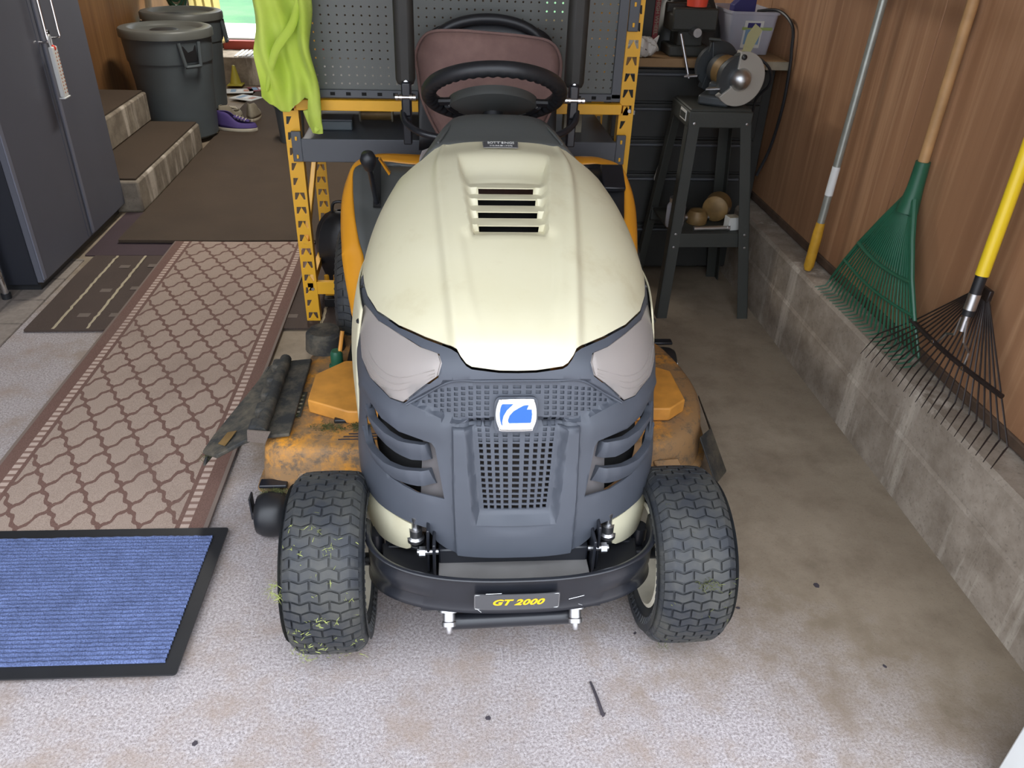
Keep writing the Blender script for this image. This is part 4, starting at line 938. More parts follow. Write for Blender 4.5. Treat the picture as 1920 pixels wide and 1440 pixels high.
mlines += [[(-.10, .925), (.10, .925)], [(-.124, .942), (.124, .942)], [(-.2, .690), (.2, .690)], [(-.2, .697), (.2, .697)]]
mask = plate(mo, [LH(1), LH(-1), VH(1), VH(-1)] + holes, lambda a, b, d: BP(a, b, maskh(a, b) - d), .0035, sp=.0105, edge=.012, lines=mlines).obj('front_mask', M['mask'], LT, smooth=42)
plate([(-.40, .70), (.40, .70), (.40, .79), (.14, .80), (.13, .818), (-.13, .818), (-.14, .80), (-.40, .79)], [], lambda a, b, d: BP(a, b, maskh(a, b) - .0042 - d), .001, sp=.012).obj('grille_backing', M['mask'], mask)
plate([(-.13, .818), (.13, .818), (.12, .93), (-.12, .93)], [], lambda a, b, d: BP(a, b, -.034 - d), .001, sp=.03).obj('grille_shade', M['mask_dark'], mask)  # dark backing sheet, stands for the shade seen through the open holes
# fine raised rib along the hexagon's upper edge and the channel
for s in (-1, 1):
    MB().tube(catmull([BP(s * a, b, maskh(s * a, b) + .001) for a, b in ((0, .694), (.10, .694), (.212, .696), (.33, .728), (.405, .748))], 6), .0025, 8).obj('rib', M['mask'], mask)
# headlights
for s in (-1, 1):
    L2 = [(s * a, b) for a, b in lamp]; cxa = sum(a for a, b in L2) / len(L2); cxb = sum(b for a, b in L2) / len(L2)
    inn = [(cxa + (a - cxa) * .972, cxb + (b - cxb) * .972) for a, b in L2]
    def lampfn(a, b, d):
        rr_ = 0
        return BP(a, b, .001 - d)
    hl = plate(inn, [], lampfn, .003, sp=.02, edge=.02).obj('headlight', M['lens'], LT, smooth=60)
    small = [(cxa + (a - cxa) * .97, cxb + (b - cxb) * .97) for a, b in L2]
    def refl(a, b, d):
        q = math.hypot((a - cxa) / .22, (b - cxb) / .10); return BP(a, b, -.012 - .016 * max(0, 1 - q * q) + .0012 * math.sin(b * 260) - d)
    plate(small, [], refl, .002, sp=.012, edge=.02).obj('reflector', M['reflector'], hl, smooth=60)
    # moulded lens lines
    for k, q in enumerate((.30, .55, .78)):
        pts = [(s * (.74 - .06 * q) , .46 + .26 * q * .8), (s * .60, .60 + .10 * q), (s * .45, .655 + .075 * q), (s * .27, .655 + .03 * q)]
        MB().tube(catmull([BP(a, b, .0018) for a, b in pts], 6), .0010, 6).obj('lens_rib', M['lens'], hl)
    MB().lathe([(0, .002), (.007, .002), (.009, 0), (.009, -.004)], BP(s * .755, .475, .003), 'z', 14).obj('screw_boss', M['black'], hl)
    # vents: recessed liner, dark sheet standing for the shade inside, two blades
    vb = plate([(s * a, b) for a, b in [(.30, .80), (.22, .92), (.36, .92), (.345, .80)]], [], lambda a, b, d: BP(a, b, -.020 - d), .003, sp=.03).obj('vent_liner', M['mask_dusty'], mask)
    plate([(s * a, b) for a, b in [(.88, .68), (.33, .79), (.33, .925), (.62, .915), (.88, .88)]], [], lambda a, b, d: BP(a, b, -.040 - d), .003, sp=.03).obj('vent_shade', M['dark'], mask)
    for sl in ([(.700,.755),(.651,.782),(.518,.811),(.433,.821),(.316,.824),(.299,.850),(.379,.852),(.466,.845),(.594,.825),(.72,.79)],
               [(.735,.815),(.669,.847),(.516,.866),(.432,.868),(.303,.865),(.278,.888),(.350,.893),(.466,.891),(.575,.878),(.70,.852)]):
        cb_ = [b for a, b in sl]
        def bl(a, b, d):
            A = abs(a); tb_ = lerpk(A, [(.28, .826 if cb_[0] < .8 else .868), (.43, .821 if cb_[0] < .8 else .868), (.52, .811 if cb_[0] < .8 else .866), (.65, .782 if cb_[0] < .8 else .847), (.73, .75 if cb_[0] < .8 else .815)])
            t = (b - tb_) / .025; h = .005 - .012 * max(0, t - .35) - .004 * max(0, .2 - t)
            h -= .016 * (1 - ss(A, .285, .33)); h += .004 * ss(A, .33, .4) * (1 - ss(A, .6, .7))
            return BP(a, b, h - d)
        plate([(s * a, b) for a, b in sl], [], bl, .016, sp=.009, edge=.012).obj('vent_blade', M['mask'], mask, smooth=45)
# emblem
em = plate(rrect(-.0585, .729, .0525, .7985, .016, 6), [], lambda a, b, d: BP(a, b, .002 - d), .010, sp=.03).obj('emblem_surround', M['mask'], LT)
def EM(px, py): # emblem space: picture-like unit coordinates, x 0..1, y 0..1 downwards
    return (-.053 + .0995 * px, .7335 + .0605 * py)
def emp(pts, h0, th_, nm, m_): return plate([EM(*p) for p in pts], [], lambda a, b, d: BP(a, b, h0 - d), th_, sp=.02).obj(nm, m_, em, smooth=40)
fr = [(.16, .01), (.85, .0), (.93, .06), (.985, .28), (1., .5), (.985, .72), (.90, .95), (.84, 1.), (.17, 1.), (.10, .93), (.02, .70), (0., .48), (.02, .28), (.08, .06)]
emp(fr, .0052, .004, 'emblem_frame', M['silver'])
emp([(.175, .155), (.455, .155), (.30, .36), (.21, .55), (.175, .74), (.185, .86), (.15, .82), (.11, .66), (.10, .48), (.12, .30), (.145, .20)], .0060, .001, 'emblem_blue_field', M['blue'])
emp([(.33, .68), (.37, .54), (.46, .40), (.56, .29), (.66, .21), (.75, .19), (.79, .20), (.755, .30), (.74, .345), (.87, .345), (.885, .50), (.875, .62), (.86, .74), (.84, .775), (.36, .78), (.335, .74)], .0060, .001, 'emblem_blue_field', M['blue'])
MB().tube([BP(*EM(*p), .0052) for p in catmull([(*q, 0) for q in fr], 3, True) for p in [(p[0], p[1])]], .0016, 6, closed=True).obj('emblem_rim', M['silver'], em)

# ---- cream side panels
for s in (-1, 1):
    lo = [(.395, .968), (.50, .966), (.60, .967), (.72, .963), (.833, .953), (1, .93), (1, 1.12), (.86, 1.11), (.72, 1.118), (.60, 1.10), (.50, 1.075), (.43, 1.052), (.405, 1.035)]
    plate([(s * a, b) for a, b in lo], [], lambda a, b, d: BP(a, b, -.004 + .003 * ss(b, .965, 1.0) - d), .004, sp=.02, edge=.02).obj('side_panel', M['cream'], LT, smooth=60)
    # flared upper rear part of the side panel, seen just outside the mask
    def sp_(u, v):
        z = .36 + (.665 - .36) * v; vv = .16 + .36 * u
        return (s * (.326 + .034 * math.sin(min(1, u * 1.6) * PI / 2) * (.75 + .25 * math.sin(v * PI)) - .02 * v ** 3 - .02 * u ** 3), vv + .02 * v, z)
    MB().grid(sp_, 14, 12).obj('side_panel', M['cream'], LT, solid=.004, smooth=60)
    # dark trim gap strip beside hood
    MB().tube(catmull([BP(s * a, b, .001) for a, b in ((.72, .372), (.78, .35), (.86, .335), (.96, .33))], 4), .003, 6).obj('seam_gasket', M['black'], LT)

# ---- dash console
def dash(u, v):
    # u across -1..1, v front (hood edge) 0 -> rear 1
    a = u * 2 - 1; y = .60 + .30 * v; top = .900 + .026 * ss(v, 0, .5) - .035 * ss(v, .55, 1) ; w_ = .155 - .050 * ss(v, 0, .75)
    W_ = .285 - .115 * v ** .8
    A = abs(a)
    if A < .5: x = w_ * A / .5; z = top - .010 * (A / .5) ** 4
    else: t = (A - .5) / .5; x = w_ + (W_ - w_) * t; z = top - .010 - (.16 + .05 * v) * t ** 1.25
    return (math.copysign(x, a), y, z - .006 * (1 - ss(v, 0, .06)))
MB().grid(dash, 45, 20).obj('dash_console', M['dash'], LT, solid=.005, smooth=50)
MB().prism([(-.10, .895, .875), (.10, .895, .875), (.17, .90, .70), (-.17, .90, .70)], (0, -.03, 0)).obj('dash_back', M['dash'], LT, bevel=.01)
for s in (-1, 1): MB().tube(catmull([(s * .150, .615, .897), (s * .128, .68, .913), (s * .112, .76, .916)], 5), .003, 6).obj('dash_crease', M['dash'], LT)
# steering
sw = thing('steering_wheel', None, None, (0, .95, .942)); sw.parent = LT; sw.rotation_euler = (R(-31), 0, 0)
RW_ = .180
def rim(u, v):
    q = 2 * PI * u; p = 2 * PI * v; rt = .021
    under = max(0, -math.sin(p) * .6 + -math.cos(p) * .7)
    grip = 1 if (math.sin(q) > -.35) else 1
    rt -= .0042 * (.5 + .5 * math.cos(q * 44)) * min(1, under) 
    r_ = RW_ + rt * math.cos(p); return (r_ * math.cos(q), r_ * math.sin(q), rt * 1.0 * math.sin(p))
def swapobj(mb, nm, mm, **k): return mb.obj(nm, mm, sw, **k)
mb = MB(); nu, nv_ = 264, 14
vs = [rim(i / nu, j / nv_) for i in range(nu) for j in range(nv_)]
mb.add(vs, [(i * nv_ + j, i * nv_ + (j + 1) % nv_, ((i + 1) % nu) * nv_ + (j + 1) % nv_, ((i + 1) % nu) * nv_ + j) for i in range(nu) for j in range(nv_)])
swapobj(mb, 'rim', M['black'], smooth=80)
def lz(a): q = math.sin(a); return math.copysign(abs(q) ** 1.35, q)
def pad(sgn):
    return lambda u, v: (.124 * math.cos(2 * PI * u) * v, (.060 + .100 * lz(2 * PI * u) * v), sgn * (.012 + .014 * (1 - v * v)))
mb = MB().grid(pad(-1), 40, 8, True).grid(pad(1), 40, 8, True)
mb.grid(lambda u, v: (.124 * math.cos(2 * PI * u), .060 + .100 * lz(2 * PI * u), -.012 + .024 * v), 40, 2, True)
swapobj(mb, 'hub_pad', M['dash'], merge=True, smooth=50)
for s in (-1, 1):
    MB().tube([(s * .105, .060, 0), (s * .135, .062, 0), (s * .168, .064, 0)], [.018, .015, .017], 10, flat=.7).obj('spoke', M['black'], sw)
MB().tube([(0, .10, .0), (0, .14, .0), (0, .176, 0)], [.030, .022, .018], 10, flat=.6).obj('spoke', M['black'], sw)
MB().cyl((0, .08, -.02), (0, .10, -.12), .028, 20, r2=.045).obj('column_boot', M['black'], sw)
MB().tube([(.128 * math.cos(a), (.066 + .108 * lz(a)), -.006) for a in [PI * k / 20 for k in range(21)]], .012, 8).obj('pad_skirt', M['black'], sw)
MB().tube([(.125 * math.cos(a), (.060 + .101 * lz(a)), -.0125) for a in [PI * k / 20 for k in range(21)]], .0016, 6).obj('pad_trim', M['alu'], sw)

# ---- seat
def seatout(n=60):
    P = catmull([(-.222, .95, 0), (-.226, 1.005, 0), (-.190, 1.058, 0), (-.11, 1.068, 0), (0, 1.064, 0), (.12, 1.056, 0), (.19, 1.042, 0), (.222, 1.0, 0), (.222, .94, 0), (.203, .86, 0), (.150, .76, 0), (.08, .715, 0), (0, .705, 0), (-.08, .715, 0), (-.150, .76, 0), (-.205, .86, 0)], 5, True)
    return [(p.x, p.y) for p in P]
so_ = seatout(); cxs, czs = 0., .90
def lean(z): return 1.22 + (z - .72) * .22
seat = thing('seat', None, None, (0, 0, -.014)); seat.parent = LT
def cush(u, v):
    i = u * len(so_); p = so_[int(round(i)) % len(so_)]; prof = [(.0, .0), (.35, -.002), (.7, -.000), (.88, .003), (.955, .010), (1., .024), (1., .05), (.97, .065)]
    k, d = prof[int(round(v * 7))]; x = cxs + (p[0] - cxs) * k; z = czs + (p[1] - czs) * k
    return (x, lean(z) + d - .035 * (1 - k * k) * 0 - .012 * math.exp(-((z - .90) / .05) ** 2) * (1 - k ** 4) + .010 * math.sin(x * 16) * (1 - k) * .3, z)
MB().grid(cush, len(so_), 8, True).obj('backrest', M['velour'], seat, smooth=70)
MB().tube([(x * 1.0, lean(z) + .012, z) for x, z in so_], .0045, 6, closed=True).obj('piping', M['velour'], seat)
MB().grid(lambda u, v: (.225 * math.sin((u - .5) * PI) * (1 - .1 * v), 1.33 + .03 * v - .05 * math.cos((u - .5) * PI) * 0, .70 + v * (.30 + .095 * math.cos((u - .5) * PI) ** .6)), 24, 10).obj('seat_shell', M['black'], seat, solid=.03, smooth=60)
MB().tube([(.17 * math.sin((k / 16 - .5) * PI * .85), 1.335, 1.02 + .08 * math.cos((k / 16 - .5) * PI * .85)) for k in range(17)], .016, 10).obj('shell_rim', M['black'], seat)
MB().box((0, 1.06, .695), (.44, .34, .09)).obj('seat_cushion', M['velour'], seat, bevel=.03)
MB().box((0, 1.10, .63), (.34, .34, .04)).obj('seat_pan', M['black'], seat, bevel=.01)
MB().tube(catmull([(-.262, 1.16, .86), (-.255, 1.13, .835), (-.20, 1.075, .815), (-.08, 1.05, .805), (.08, 1.05, .805), (.20, 1.075, .818), (.255, 1.13, .84), (.264, 1.16, .868)], 5), .010, 10).obj('arm_bar', M['blackmetal'], seat)
for s in (-1, 1):
    ar = MB().box((s * .254, 1.19, 1.065), (.058, .06, .27)).obj('armrest', M['armpad'], seat, bevel=.018)
    MB().box((s * .252, 1.165, .895), (.030, .035, .10)).obj('armrest_bracket', M['blackmetal'], ar, bevel=.006)
    MB().cyl((s * .225, 1.15, .902), (s * .285, 1.15, .902), .0065, 10).obj('pivot_bolt', M['chrome'], ar)
    for q in (.228, .238, .268, .280): MB().lathe([(0, -.004), (.010, -.004), (.010, .004), (0, .004)], (s * q, 1.15, .902), 'x', 12).obj('washer', M['chrome'], ar)
    MB().lathe([(0, -.004), (.007, -.002), (.007, .003)], (s * .252, 1.159, .942), 'y', 10).obj('bolt_head', M['chrome'], ar)
    MB().box((s * .252, 1.17, .82), (.026, .03, .12)).obj('bracket_stem', M['blackmetal'], ar, bevel=.004)

# ---- fenders
fo = [(-.20, 1.30, .672), (-.254, 1.30, .675), (-.35, 1.28, .679), (-.387, 1.25, .676), (-.413, 1.20, .675), (-.435, 1.15, .656), (-.446, 1.10, .634), (-.453, 1.05, .595), (-.452, .99, .546), (-.445, .92, .494), (-.443, .90, .472), (-.427, .83, .416), (-.409, .76, .364)]
fi = [(-.20, 1.20, .672), (-.265, 1.20, .675), (-.320, 1.20, .681), (-.356, 1.19, .684), (-.399, 1.15, .685), (-.419, 1.12, .675), (-.419, 1.07, .636), (-.415, 1.03, .603), (-.406, .97, .566), (-.393, .92, .520), (-.378, .88, .480), (-.381, .82, .418), (-.392, .75, .368)]
for s in (-1, 1):
    fo2 = [Vector((-s * x if s > 0 else x, y, z)) for x, y, z in fo]; fi2 = [Vector((-s * x if s > 0 else x, y, z)) for x, y, z in fi]
    if s > 0: fo2 = [Vector((-x, y, z)) for x, y, z in fo]; fi2 = [Vector((-x, y, z)) for x, y, z in fi]
    FO, FI = catmull(fo2, 4), catmull(fi2, 4); n = len(FO)
    def fen(u, v):
        i = min(n - 1, int(round(u * (n - 1)))); a, b = FI[i], FO[i]
        if v <= .5: t = v / .5; p = a.lerp(b, t); p = p + Vector((0, 0, .012 * math.sin(PI * t)))
        else: t = (v - .5) / .5; p = b + Vector((0, .0 + .02 * t, -.09 * t)); p.x -= math.copysign(.012 * t, p.x)
        return p
    fd = MB().grid(fen, n, 13).obj('fender', M['orange'], LT, solid=.004, smooth=60)
    # sunken dark control panel inside the orange rim
    def con(u, v):
        i = min(n - 1, int(round(u * (n - 1)))); a = FI[i]; c = Vector((math.copysign(.20, a.x), a.y, a.z)); p = a.lerp(c, v); p.z -= .018 * math.sin(min(1, v * 4) * PI / 2); return p
    cp = MB().grid(con, n, 9).obj('control_panel', M['dash'] if s < 0 else M['black'], LT, solid=.004, smooth=50)
    Bx((s * .27, 1.06, .47), (.16, .34, .10)).obj('fender_support', M['black'], LT)
    MB().box((s * .36, .62, .222), (.14, .42, .02)).obj('footboard', M['black'], LT, bevel=.004)
    MB().cyl((s * .30, .93, .27), (s * .468, .93, .262), .016, 16).obj('foot_tube', M['blackmetal'], LT)
    if s < 0:
        MB().box((-.345, 1.07, .655), (.022, .16, .008), Euler((R(48), 0, 0))).obj('lever_slot', M['dark'], cp)
        lv = MB().cyl((-.345, 1.03, .60), (-.352, .93, .745), .008, 12).obj('deck_lever', M['blackmetal'], LT)
        MB().lathe([(0, -.032), (.014, -.030), (.020, -.012), (.023, .006), (.018, .022), (0, .028)], (-.350, .905, .768), 'z', 20, rot=Matrix.Rotation(R(30), 3, 'X')).obj('lever_knob', M['black'], lv, smooth=60)
        MB().prism([(-.325, .93, .765), (-.32, .93, .765), (-.295, .96, .715), (-.30, .96, .71)], (0, .02, 0)).obj('lever_edge', M['orange'], lv)
        for k in range(4): Bx((-.262, 1.12 - k * .028, .648 - k * .026), (.022, .010, .006), Euler((R(40), 0, 0))).obj('slot_number', M['plate'], cp)
        Bx((-.285, .99, .545), (.012, .02, .05), Euler((R(40), 0, 0))).obj('red_mark', M['redpaint'], cp)
    else:
        Bx((.385, 1.10, .668), (.07, .10, .018), Euler((R(30), 0, 0))).obj('latch', M['blackmetal'], cp, bevel=.004)

# ---- tyres
def tyre_set(c, Rr, W_, rimR, s, name='front_wheel', rows=56, steer=0.):
    wh = thing(name, None, None, c); wh.parent = LT; wh.rotation_euler.z = steer
    hw = W_ / 2
    def crown(x): t = abs(x) / hw; return Rr - .004 * t ** 2 - .020 * max(0, t - .6) ** 2 / .16 - .006 * max(0, t - .88) / .12
    prof = [(rimR - .004, -hw * .62), (rimR + .012, -hw * .74), (rimR + .035, -hw * .96), (rimR + .06, -hw * 1.03), (crown(hw) - .012, -hw * 1.02)]
    prof += [(crown(x) - .005, x) for x in [-hw + .006 + (2 * hw - .012) * k / 14 for k in range(15)]]
    prof += [(r_, -h_) for r_, h_ in reversed(prof[:5])]
    ca = MB().lathe(prof, (0, 0, 0), 'x', 72).obj('tyre', M['tyre'], wh, smooth=50)
    mb = MB(); ncol = 3; lw_ = .0385 * W_ / .165; lh = 2 * PI * Rr / rows - .0048; dth = 2 * PI / rows
    for r_ in range(rows):
        th0 = r_ * dth; off = (r_ % 2) * .5
        cols = [(k + off) * lw_ for k in range(-3, 4)]
        for c0 in cols:
            x0, x1 = c0 - lw_ / 2 + .0022, c0 + lw_ / 2 - .0022; x0 = max(x0, -hw * .90); x1 = min(x1, hw * .90)
            if x1 - x0 < .008: continue
            xm = (x0 + x1) / 2; am = .0065
            def T(x, t, h): 
                R_ = crown(x) + h; q = th0 + t / Rr; return (x, -R_ * math.cos(q), R_ * math.sin(q))
            zg = lambda x: am * abs(2 * ((x / lw_ + .5) % 1) - 1)
            ts = ((x0, zg(x0)), (xm - .0015, zg(xm - .0015)), (xm + .0015, zg(xm + .0015)), (x1, zg(x1)))
            lo_ = [T(x, t, -.006) for x, t in ts]; hi = [T(x, t, .0) for x, t in ts]
            lo2 = [T(x, t + lh, -.006) for x, t in ts]; hi2 = [T(x, t + lh, .0) for x, t in ts]
            n = 4; vs = lo_ + hi + hi2 + lo2
            fs = []
            for g in (0, 4, 8):
                for i in range(3): fs.append((g + i, g + i + 1, g + i + 5, g + i + 4))
            fs += [(0, 4, 8, 12), (15, 11, 7, 3)]; mb.add(vs, fs)
        for sd_ in (-1, 1): # shoulder bars
            x0, x1 = sd_ * hw * .90, sd_ * hw * 1.035
            def T2(x, t, h, rr_): q = th0 + t / Rr; return (x, -(rr_ + h) * math.cos(q), (rr_ + h) * math.sin(q))
            ra, rb = crown(hw * .90), crown(hw) - .020
            a_ = [T2(x0 - sd_ * .002, 0, 0, ra), T2(x1, .002, 0, rb + .008), T2(x1, .010, 0, rb + .008), T2(x0 - sd_ * .002, .0115, 0, ra)]
            b_ = [T2(x0 - sd_ * .002, 0, -.008, ra), T2(x1 - sd_ * .006, .002, 0, rb - .006), T2(x1 - sd_ * .006, .012, 0, rb - .006), T2(x0 - sd_ * .002, .014, -.008, ra)]
            mb.add(a_ + b_, [(0, 1, 2, 3), (0, 4, 5, 1), (1, 5, 6, 2), (2, 6, 7, 3), (3, 7, 4, 0)])
    mb.obj('tread', M['tyre'], ca, smooth=25)
    for sd_ in (-1, 1):
        q = sd_
        rp = [(rimR + .012, q * hw * .86), (rimR + .004, q * hw * .90), (rimR - .002, q * hw * .80), (rimR - .010, q * hw * .55), (rimR - .016, q * hw * .30), (.055, q * hw * .12), (.045, q * hw * .20), (.022, q * hw * .25), (.020, q * hw * .55), (0, q * hw * .56)]
        MB().lathe(rp, (0, 0, 0), 'x', 40).obj('rim', M['rim'], wh, smooth=50)
    return wh
for s, x in ((-1, -.372), (1, .366)):
    tyre_set((x + (-.005 if s < 0 else 0), -.056, .189), .190, .160, .104, s, steer=R(.8))
    # stub axle, spindle
    MB().cyl((s * .20, -.056, .19), (s * .35, -.056, .19), .014, 14).obj('stub_axle', M['blackmetal'], LT)
    MB().cyl((s * .285, -.03, .13), (s * .285, -.03, .245), .017, 14).obj('spindle', M['blackmetal'], LT)
for s in (-1, 1):
    tyre_set((s * .383, 1.14, .252), .252, .20, .115, s, 'rear_wheel', rows=66)

# ---- frame, bumper
MB().box((0, .35, .26), (.30, 1.0, .08)).obj('frame', M['blackmetal'], LT, bevel=.004)
MB().box((0, -.05, .215), (.52, .05, .05)).obj('front_axle', M['blackmetal'], LT, bevel=.006)
MB().box((0, -.150, .262), (.30, .15, .006)).box((0, -.08, .28), (.30, .006, .05)).obj('front_tray', M['tray'], LT, bevel=.002)
for s in (-1, 1):
    MB().prism([(s * .15, -.20, .232), (s * .20, -.185, .232), (s * .262, -.13, .232), (s * .27, -.06, .232), (s * .15, -.04, .232)], (0, 0, .006)).obj('side_tray', M['black'], LT, bevel=.002)
    MB().box((s * .158, -.115, .285), (.006, .12, .10)).box((s * .170, -.10, .295), (.006, .10, .11)).obj('bumper_bracket', M['blackmetal'], LT, bevel=.002)
    MB().cyl((s * .15, -.145, .292), (s * .192, -.145, .292), .006, 12).obj('bolt', M['zinc'], LT)
    MB().lathe([(0, -.006), (.011, -.006), (.011, .006), (0, .006)], (s * .182, -.145, .292), 'x', 6).obj('nut', M['zinc'], LT)
    MB().lathe([(0, .05), (.007, .048), (.007, .02), (.013, .018), (.013, .0), (.018, -.004), (.018, -.012), (0, -.012)], (s * .196, -.105, .300), 'z', 12).obj('spindle_nut', M['zinc'], LT)
    MB().box((s * .22, -.05, .238), (.08, .05, .018), Euler((0, 0, R(20 * s)))).obj('steering_arm', M['blackmetal'], LT, bevel=.008)
def bump_path(s_):
    a = s_ * 2 - 1; A = abs(a); x = .298 * math.sin(min(1, A) * PI / 2) ** .80 * math.copysign(1, a); y = -.245 + .185 * (1 - max(0, math.cos(A * PI / 2)) ** .80)
    return x, y
def bump_s(u, v):
    x, y = bump_path(u); prof = [(-.0, -.045), (-.004, -.040), (-.007, -.018), (-.003, -.012), (-.003, .012), (-.007, .018), (-.006, .040), (.000, .044), (.006, .044)]
    d, z = prof[int(round(v * 8))]; e = .01; xb, yb = bump_path(min(1, u + e)); xa_, ya_ = bump_path(max(0, u - e)); t = Vector((xb - xa_, yb - ya_, 0)).normalized(); nn = Vector((t.y, -t.x, 0))
    A = abs(u * 2 - 1); zc = .266 - .020 * A ** 2; hs_ = 1. + .38 * A ** 3
    if A < .42: dd = d if abs(z) > .02 or A > .32 else -.0055
    else: dd = d
    p = Vector((x, y, zc + z * hs_)) + nn * (-dd if nn.y > 0 else -dd) * -1
    return p
mbp = MB().grid(bump_s, 61, 9)
bp = mbp.obj('bumper', M['blackmetal'], LT, solid=.004, smooth=40)
def bumpface(x, z, d):
    # front face of the bumper at lateral x
    lo_, hi_ = .0, 1.
    for _ in range(24):
        m_ = (lo_ + hi_) / 2
        if bump_path(m_)[0] < x: lo_ = m_
        else: hi_ = m_
    return Vector((x, bump_path(lo_)[1] - .0105 - d * -1, z))
lbp = plate(rrect(-.082, .242, .082, .282, .003, 3), [], lambda x, y, d: bumpface(x, y, d), .002, sp=.02).obj('model_plate', M['plate'], bp, smooth=0)
MB().tube([bumpface(x, z, 0) for x, z in rrect(-.0805, .2435, .0805, .2805, .003, 3)], .0005, 4, closed=True).obj('plate_border', M['alu'], lbp)
text('GT 2000', .0205, lambda x, y, z: bumpface(x - .0, .262 + y, 0) - Vector((0, .0007 + z, 0)), 'plate_lettering', M['yellowtext'], lbp, extr=.0002, shear=.35, off=.0007, xs=1.28, spc=1.04)
for p, q in (((-.075, .243), (-.068, .236)), ((.032, .268), (.033, .252)), ((.10, .262), (.13, .266)), ((-.06, .285), (-.03, .287)), ((.12, .245), (.128, .240))):
    MB().tube([bumpface(*p, 0) - Vector((0, .0006, 0)), bumpface(*q, 0) - Vector((0, .0006, 0))], .0005, 4).obj('scratch', M['alu'], bp)
MB().cyl((-.125, -.205, .158), (.118, -.205, .166), .017, 20).obj('cross_tube', M['blackmetal'], LT)
for s, x in ((-1, -.130), (1, .120)):
    bo = MB().lathe([(0, .035), (.020, .034), (.022, .026), (.022, .018), (.012, .016), (.012, .0), (.014, -.002), (.014, -.010), (.007, -.012), (.006, -.022), (.004, -.025), (0, -.025)], (x, -.232, .190), 'z', 14, rot=Matrix.Rotation(R(-38), 3, 'X')).obj('hitch_bolt', M['zinc'], LT, smooth=35)
    MB().box((x + s * .03, -.16, .20), (.05, .10, .012)).obj('lower_bracket', M['blackmetal'], LT, bevel=.003)

# ---- mowing deck
def deck_fn(u, v): pass
dk_top = catmull([(-.598, .372, 0), (-.585, .325, 0), (-.52, .300, 0), (-.30, .285, 0), (0, .285, 0), (.25, .290, 0), (.42, .310, 0), (.52, .375, 0), (.57, .48, 0), (.585, .64, 0), (.54, .85, 0), (.42, .98, 0), (0, 1.0, 0), (-.40, .97, 0), (-.52, .88, 0), (-.565, .70, 0), (-.585, .52, 0)], 5, True)
nd = len(dk_top)
def dk(u, v):
    p = dk_top[int(round(u * nd)) % nd]; pr = [(0, .222), (.5, .222), (.93, .220), (.975, .214), (1., .198), (1.012, .15), (1.02, .095), (1.045, .090), (1.05, .082)]
    k, z = pr[int(round(v * 8))]; c = Vector((-.0, .64, 0)); q = c + (p - c) * k; return (q.x, q.y, z + .004 * math.sin(q.x * 11))
deck = MB().grid(dk, nd, 9, True).obj('mower_deck', M['deck'], LT, smooth=50)
def cover(pts, z0, z1):
    return MB().prism([(x, y, z0) for x, y in pts], (0, 0, z1 - z0)).obj('spindle_cover', M['cover'], LT, bevel=.004)
cover([(-.502, .462), (-.500, .595), (-.427, .669), (-.30, .669), (-.27, .60), (-.27, .40), (-.389, .405)], .222, .262)
cover([(.28, .625), (.467, .625), (.505, .600), (.509, .448), (.458, .404), (.30, .405)], .222, .262)
Bx((-.345, .4035, .243), (.006, .004, .036)).obj('cover_notch', M['dark'], LT)
ds = Bx((-.545, .50, .2245), (.05, .12, .002)).obj('warning_label', M['stand'], LT, smooth=0)
for k in range(5): Bx((-.545, .46 + k * .02, .2259), (.040, .006, .001)).obj('label_line', M['tan'], ds, smooth=0)
for k in range(3): Bx((-.36 + .012 * k, .335 + .012 * k, .2243), (.10, .004, .001)).obj('stripe_decal', M['twig'], LT, smooth=0)
# discharge chute deflector and hinge
ch = MB().prism([(-.650, .71, .225), (-.590, .72, .232), (-.600, .36, .228), (-.650, .345, .215), (-.71, .315, .195), (-.765, .375, .165), (-.752, .44, .170), (-.70, .58, .19)], (0, 0, -.012)).obj('discharge_chute', M['dirtyrub'], LT, bevel=.003)
MB().prism([(-.655, .70, .225), (-.70, .56, .190), (-.742, .43, .170), (-.755, .375, .165), (-.77, .37, .12), (-.76, .43, .12), (-.71, .57, .14)], (.006, 0, 0)).obj('chute_skirt', M['dirtyrub'], ch)
MB().prism([(-.695, .345, .2005), (-.722, .375, .1860), (-.708, .42, .1895), (-.678, .40, .2080)], (0, 0, .0015)).obj('chute_label', M['brass'], ch, smooth=0)
MB().cyl((-.600, .335, .250), (-.600, .70, .250), .016, 14).obj('hinge_tube', M['dirtyrub'], ch)
for k in range(5): MB().box((-.608, .36 + k * .075, .247), (.045, .045, .034)).obj('hinge_knuckle', M['dirtyrub'], ch, bevel=.008)
MB().prism([(-.628, .325, .262), (-.572, .325, .256), (-.590, .325, .222), (-.632, .325, .228)], (0, .004, 0)).obj('hinge_plate', M['woven'], ch)
MB().box((-.563, .53, .232), (.066, .38, .010), Euler((0, R(-6), 0))).obj('chute_flap', M['dirtyrub'], LT, bevel=.003)
MB().prism([(.535, .36, .20), (.575, .40, .20), (.60, .60, .18), (.635, .50, .085), (.628, .36, .085), (.58, .30, .09)], (0, 0, -.008)).obj('trash_skirt', M['dirtyrub'], LT, bevel=.003)
MB().prism([(-.50, .305, .165), (-.43, .300, .17), (-.47, .255, .115), (-.535, .262, .11)], (0, 0, -.01)).obj('deck_bracket', M['deck'], LT, bevel=.003)
MB().prism([(.40, .300, .17), (.47, .315, .165), (.50, .255, .12), (.44, .245, .12)], (0, 0, -.01)).obj('deck_bracket', M['deck'], LT, bevel=.003)
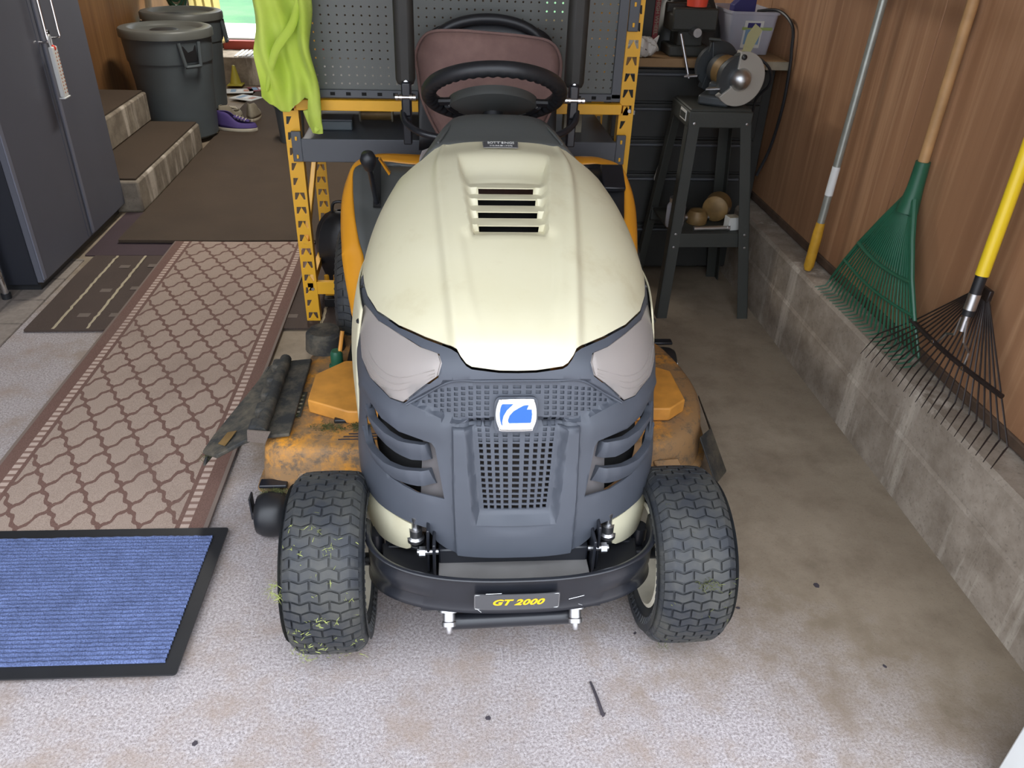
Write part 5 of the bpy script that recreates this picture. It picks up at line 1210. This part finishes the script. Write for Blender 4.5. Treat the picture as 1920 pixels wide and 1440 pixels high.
# wash port and rear-left clutter
MB().lathe([(0, .06), (.045, .06), (.055, .05), (.060, 0), (0, 0)], (-.505, .82, .222), 'z', 24).obj('belt_cover', M['dirtyrub'], LT)
MB().lathe([(0, .055), (.014, .055), (.018, .045), (.018, .012), (.024, .008), (.024, 0), (0, 0)], (-.455, .70, .222), 'z', 16).obj('wash_port', M['green'], LT)
MB().tube([(-.445, .70, .27), (-.435, .72, .33)], .006, 8).obj('lift_rod', M['cover'], LT)
# gauge rollers
for (x, y) in ((-.575, .245), (.60, .985)):
    rl = MB().lathe([(0, -.042), (.030, -.042), (.048, -.036), (.056, -.02), (.058, 0), (.056, .02), (.048, .036), (.030, .042), (0, .042)], (x, y, .060), 'x', 32).obj('gauge_roller', M['black'], LT, smooth=50)
    MB().box((x, y + .05, .118), (.07, .03, .010)).obj('roller_bracket', M['blackmetal'], rl, bevel=.003)
    MB().cyl((x - .05, y, .06), (x + .05, y, .06), .008, 10).obj('axle_pin', M['zinc'], rl)
    MB().box((x - .048, y, .088), (.004, .03, .065)).obj('roller_fork', M['blackmetal'], rl)

# ================================================================== GRASS CLIPPINGS
random.seed(11)
def clump(mb, c, r_, n, L_=.02, up=Vector((0, 0, 1))):
    for _ in range(n):
        p = Vector(c) + Vector((random.gauss(0, r_), random.gauss(0, r_), random.gauss(0, r_ * .4))); d = Vector((random.gauss(0, 1), random.gauss(0, 1), random.gauss(0, .35))).normalized() * random.uniform(.4, 1.1) * L_
        s = Vector((-d.y, d.x, 0)).normalized() * random.uniform(.0004, .0009); mb.add([p - s, p + s, p + d * .6 + s * .6 + Vector((0, 0, .001)), p + d], [(0, 1, 2), (0, 2, 3)])
MWm = Matrix.Rotation(R(-.8), 4, 'Z'); MWm.translation = (.1355, 1.3, 0)
def W(x, y, z): return MWm @ Vector((x, y, z))
def ty(xc, dx, ang, h=.004): # point on a front tyre: angle from front (0) up to top (90)
    r_ = .190 - .004 * (dx / .08) ** 2 - .02 * max(0, abs(dx) / .08 - .6) ** 2 / .16 + h; return W(xc + dx, -.056 - r_ * math.cos(R(ang)), .189 + r_ * math.sin(R(ang)))
g1 = MB()
for _ in range(46): clump(g1, ty(-.372, random.uniform(-.075, .07), random.uniform(-42, 75)), .004, random.choice((1, 2, 4)), .014)
for dx, an, n in ((-.005, 8, 26), (-.01, -12, 10), (-.05, -35, 24), (-.07, -42, 16), (.01, 50, 10)): clump(g1, ty(-.372, dx, an), .008, n, .014)
clump(g1, ty(-.372, -.082, 22, -.012), .014, 70, .03)
tag(g1.obj('grass_clippings', M['clip'], smooth=0), 'dried grass clippings stuck in the tread of the left front tyre in the picture', 'grass', kind='stuff')
g2 = MB()
for _ in range(16): clump(g2, ty(.366, random.uniform(-.07, .07), random.uniform(-42, 75)), .004, random.choice((1, 2)), .012)
clump(g2, ty(.366, .012, 26), .010, 90, .015); clump(g2, ty(.366, -.05, -38), .010, 14, .012)
tag(g2.obj('grass_clippings', M['clipdark'], smooth=0), 'tuft of green clippings stuck to the right front tyre in the picture', 'grass', kind='stuff')
g3 = MB()
for _ in range(60): clump(g3, W(random.uniform(-.48, -.34), random.uniform(.375, .40), .226), .006, 9, .014)
for _ in range(26): clump(g3, W(random.uniform(-.57, -.52), random.uniform(.42, .56), .229), .006, 6, .012)
for _ in range(30): clump(g3, W(random.uniform(-.62, -.50), random.uniform(.262, .285), .11), .006, 9, .018)
clump(g3, W(-.76, .37, .15), .008, 30, .02)
tag(g3.obj('grass_clippings', M['clipdark'], smooth=0), 'damp clippings heaped on the orange mowing deck beside its hexagonal cover', 'grass', kind='stuff')
# hide nothing: make sure part empties carry no labels
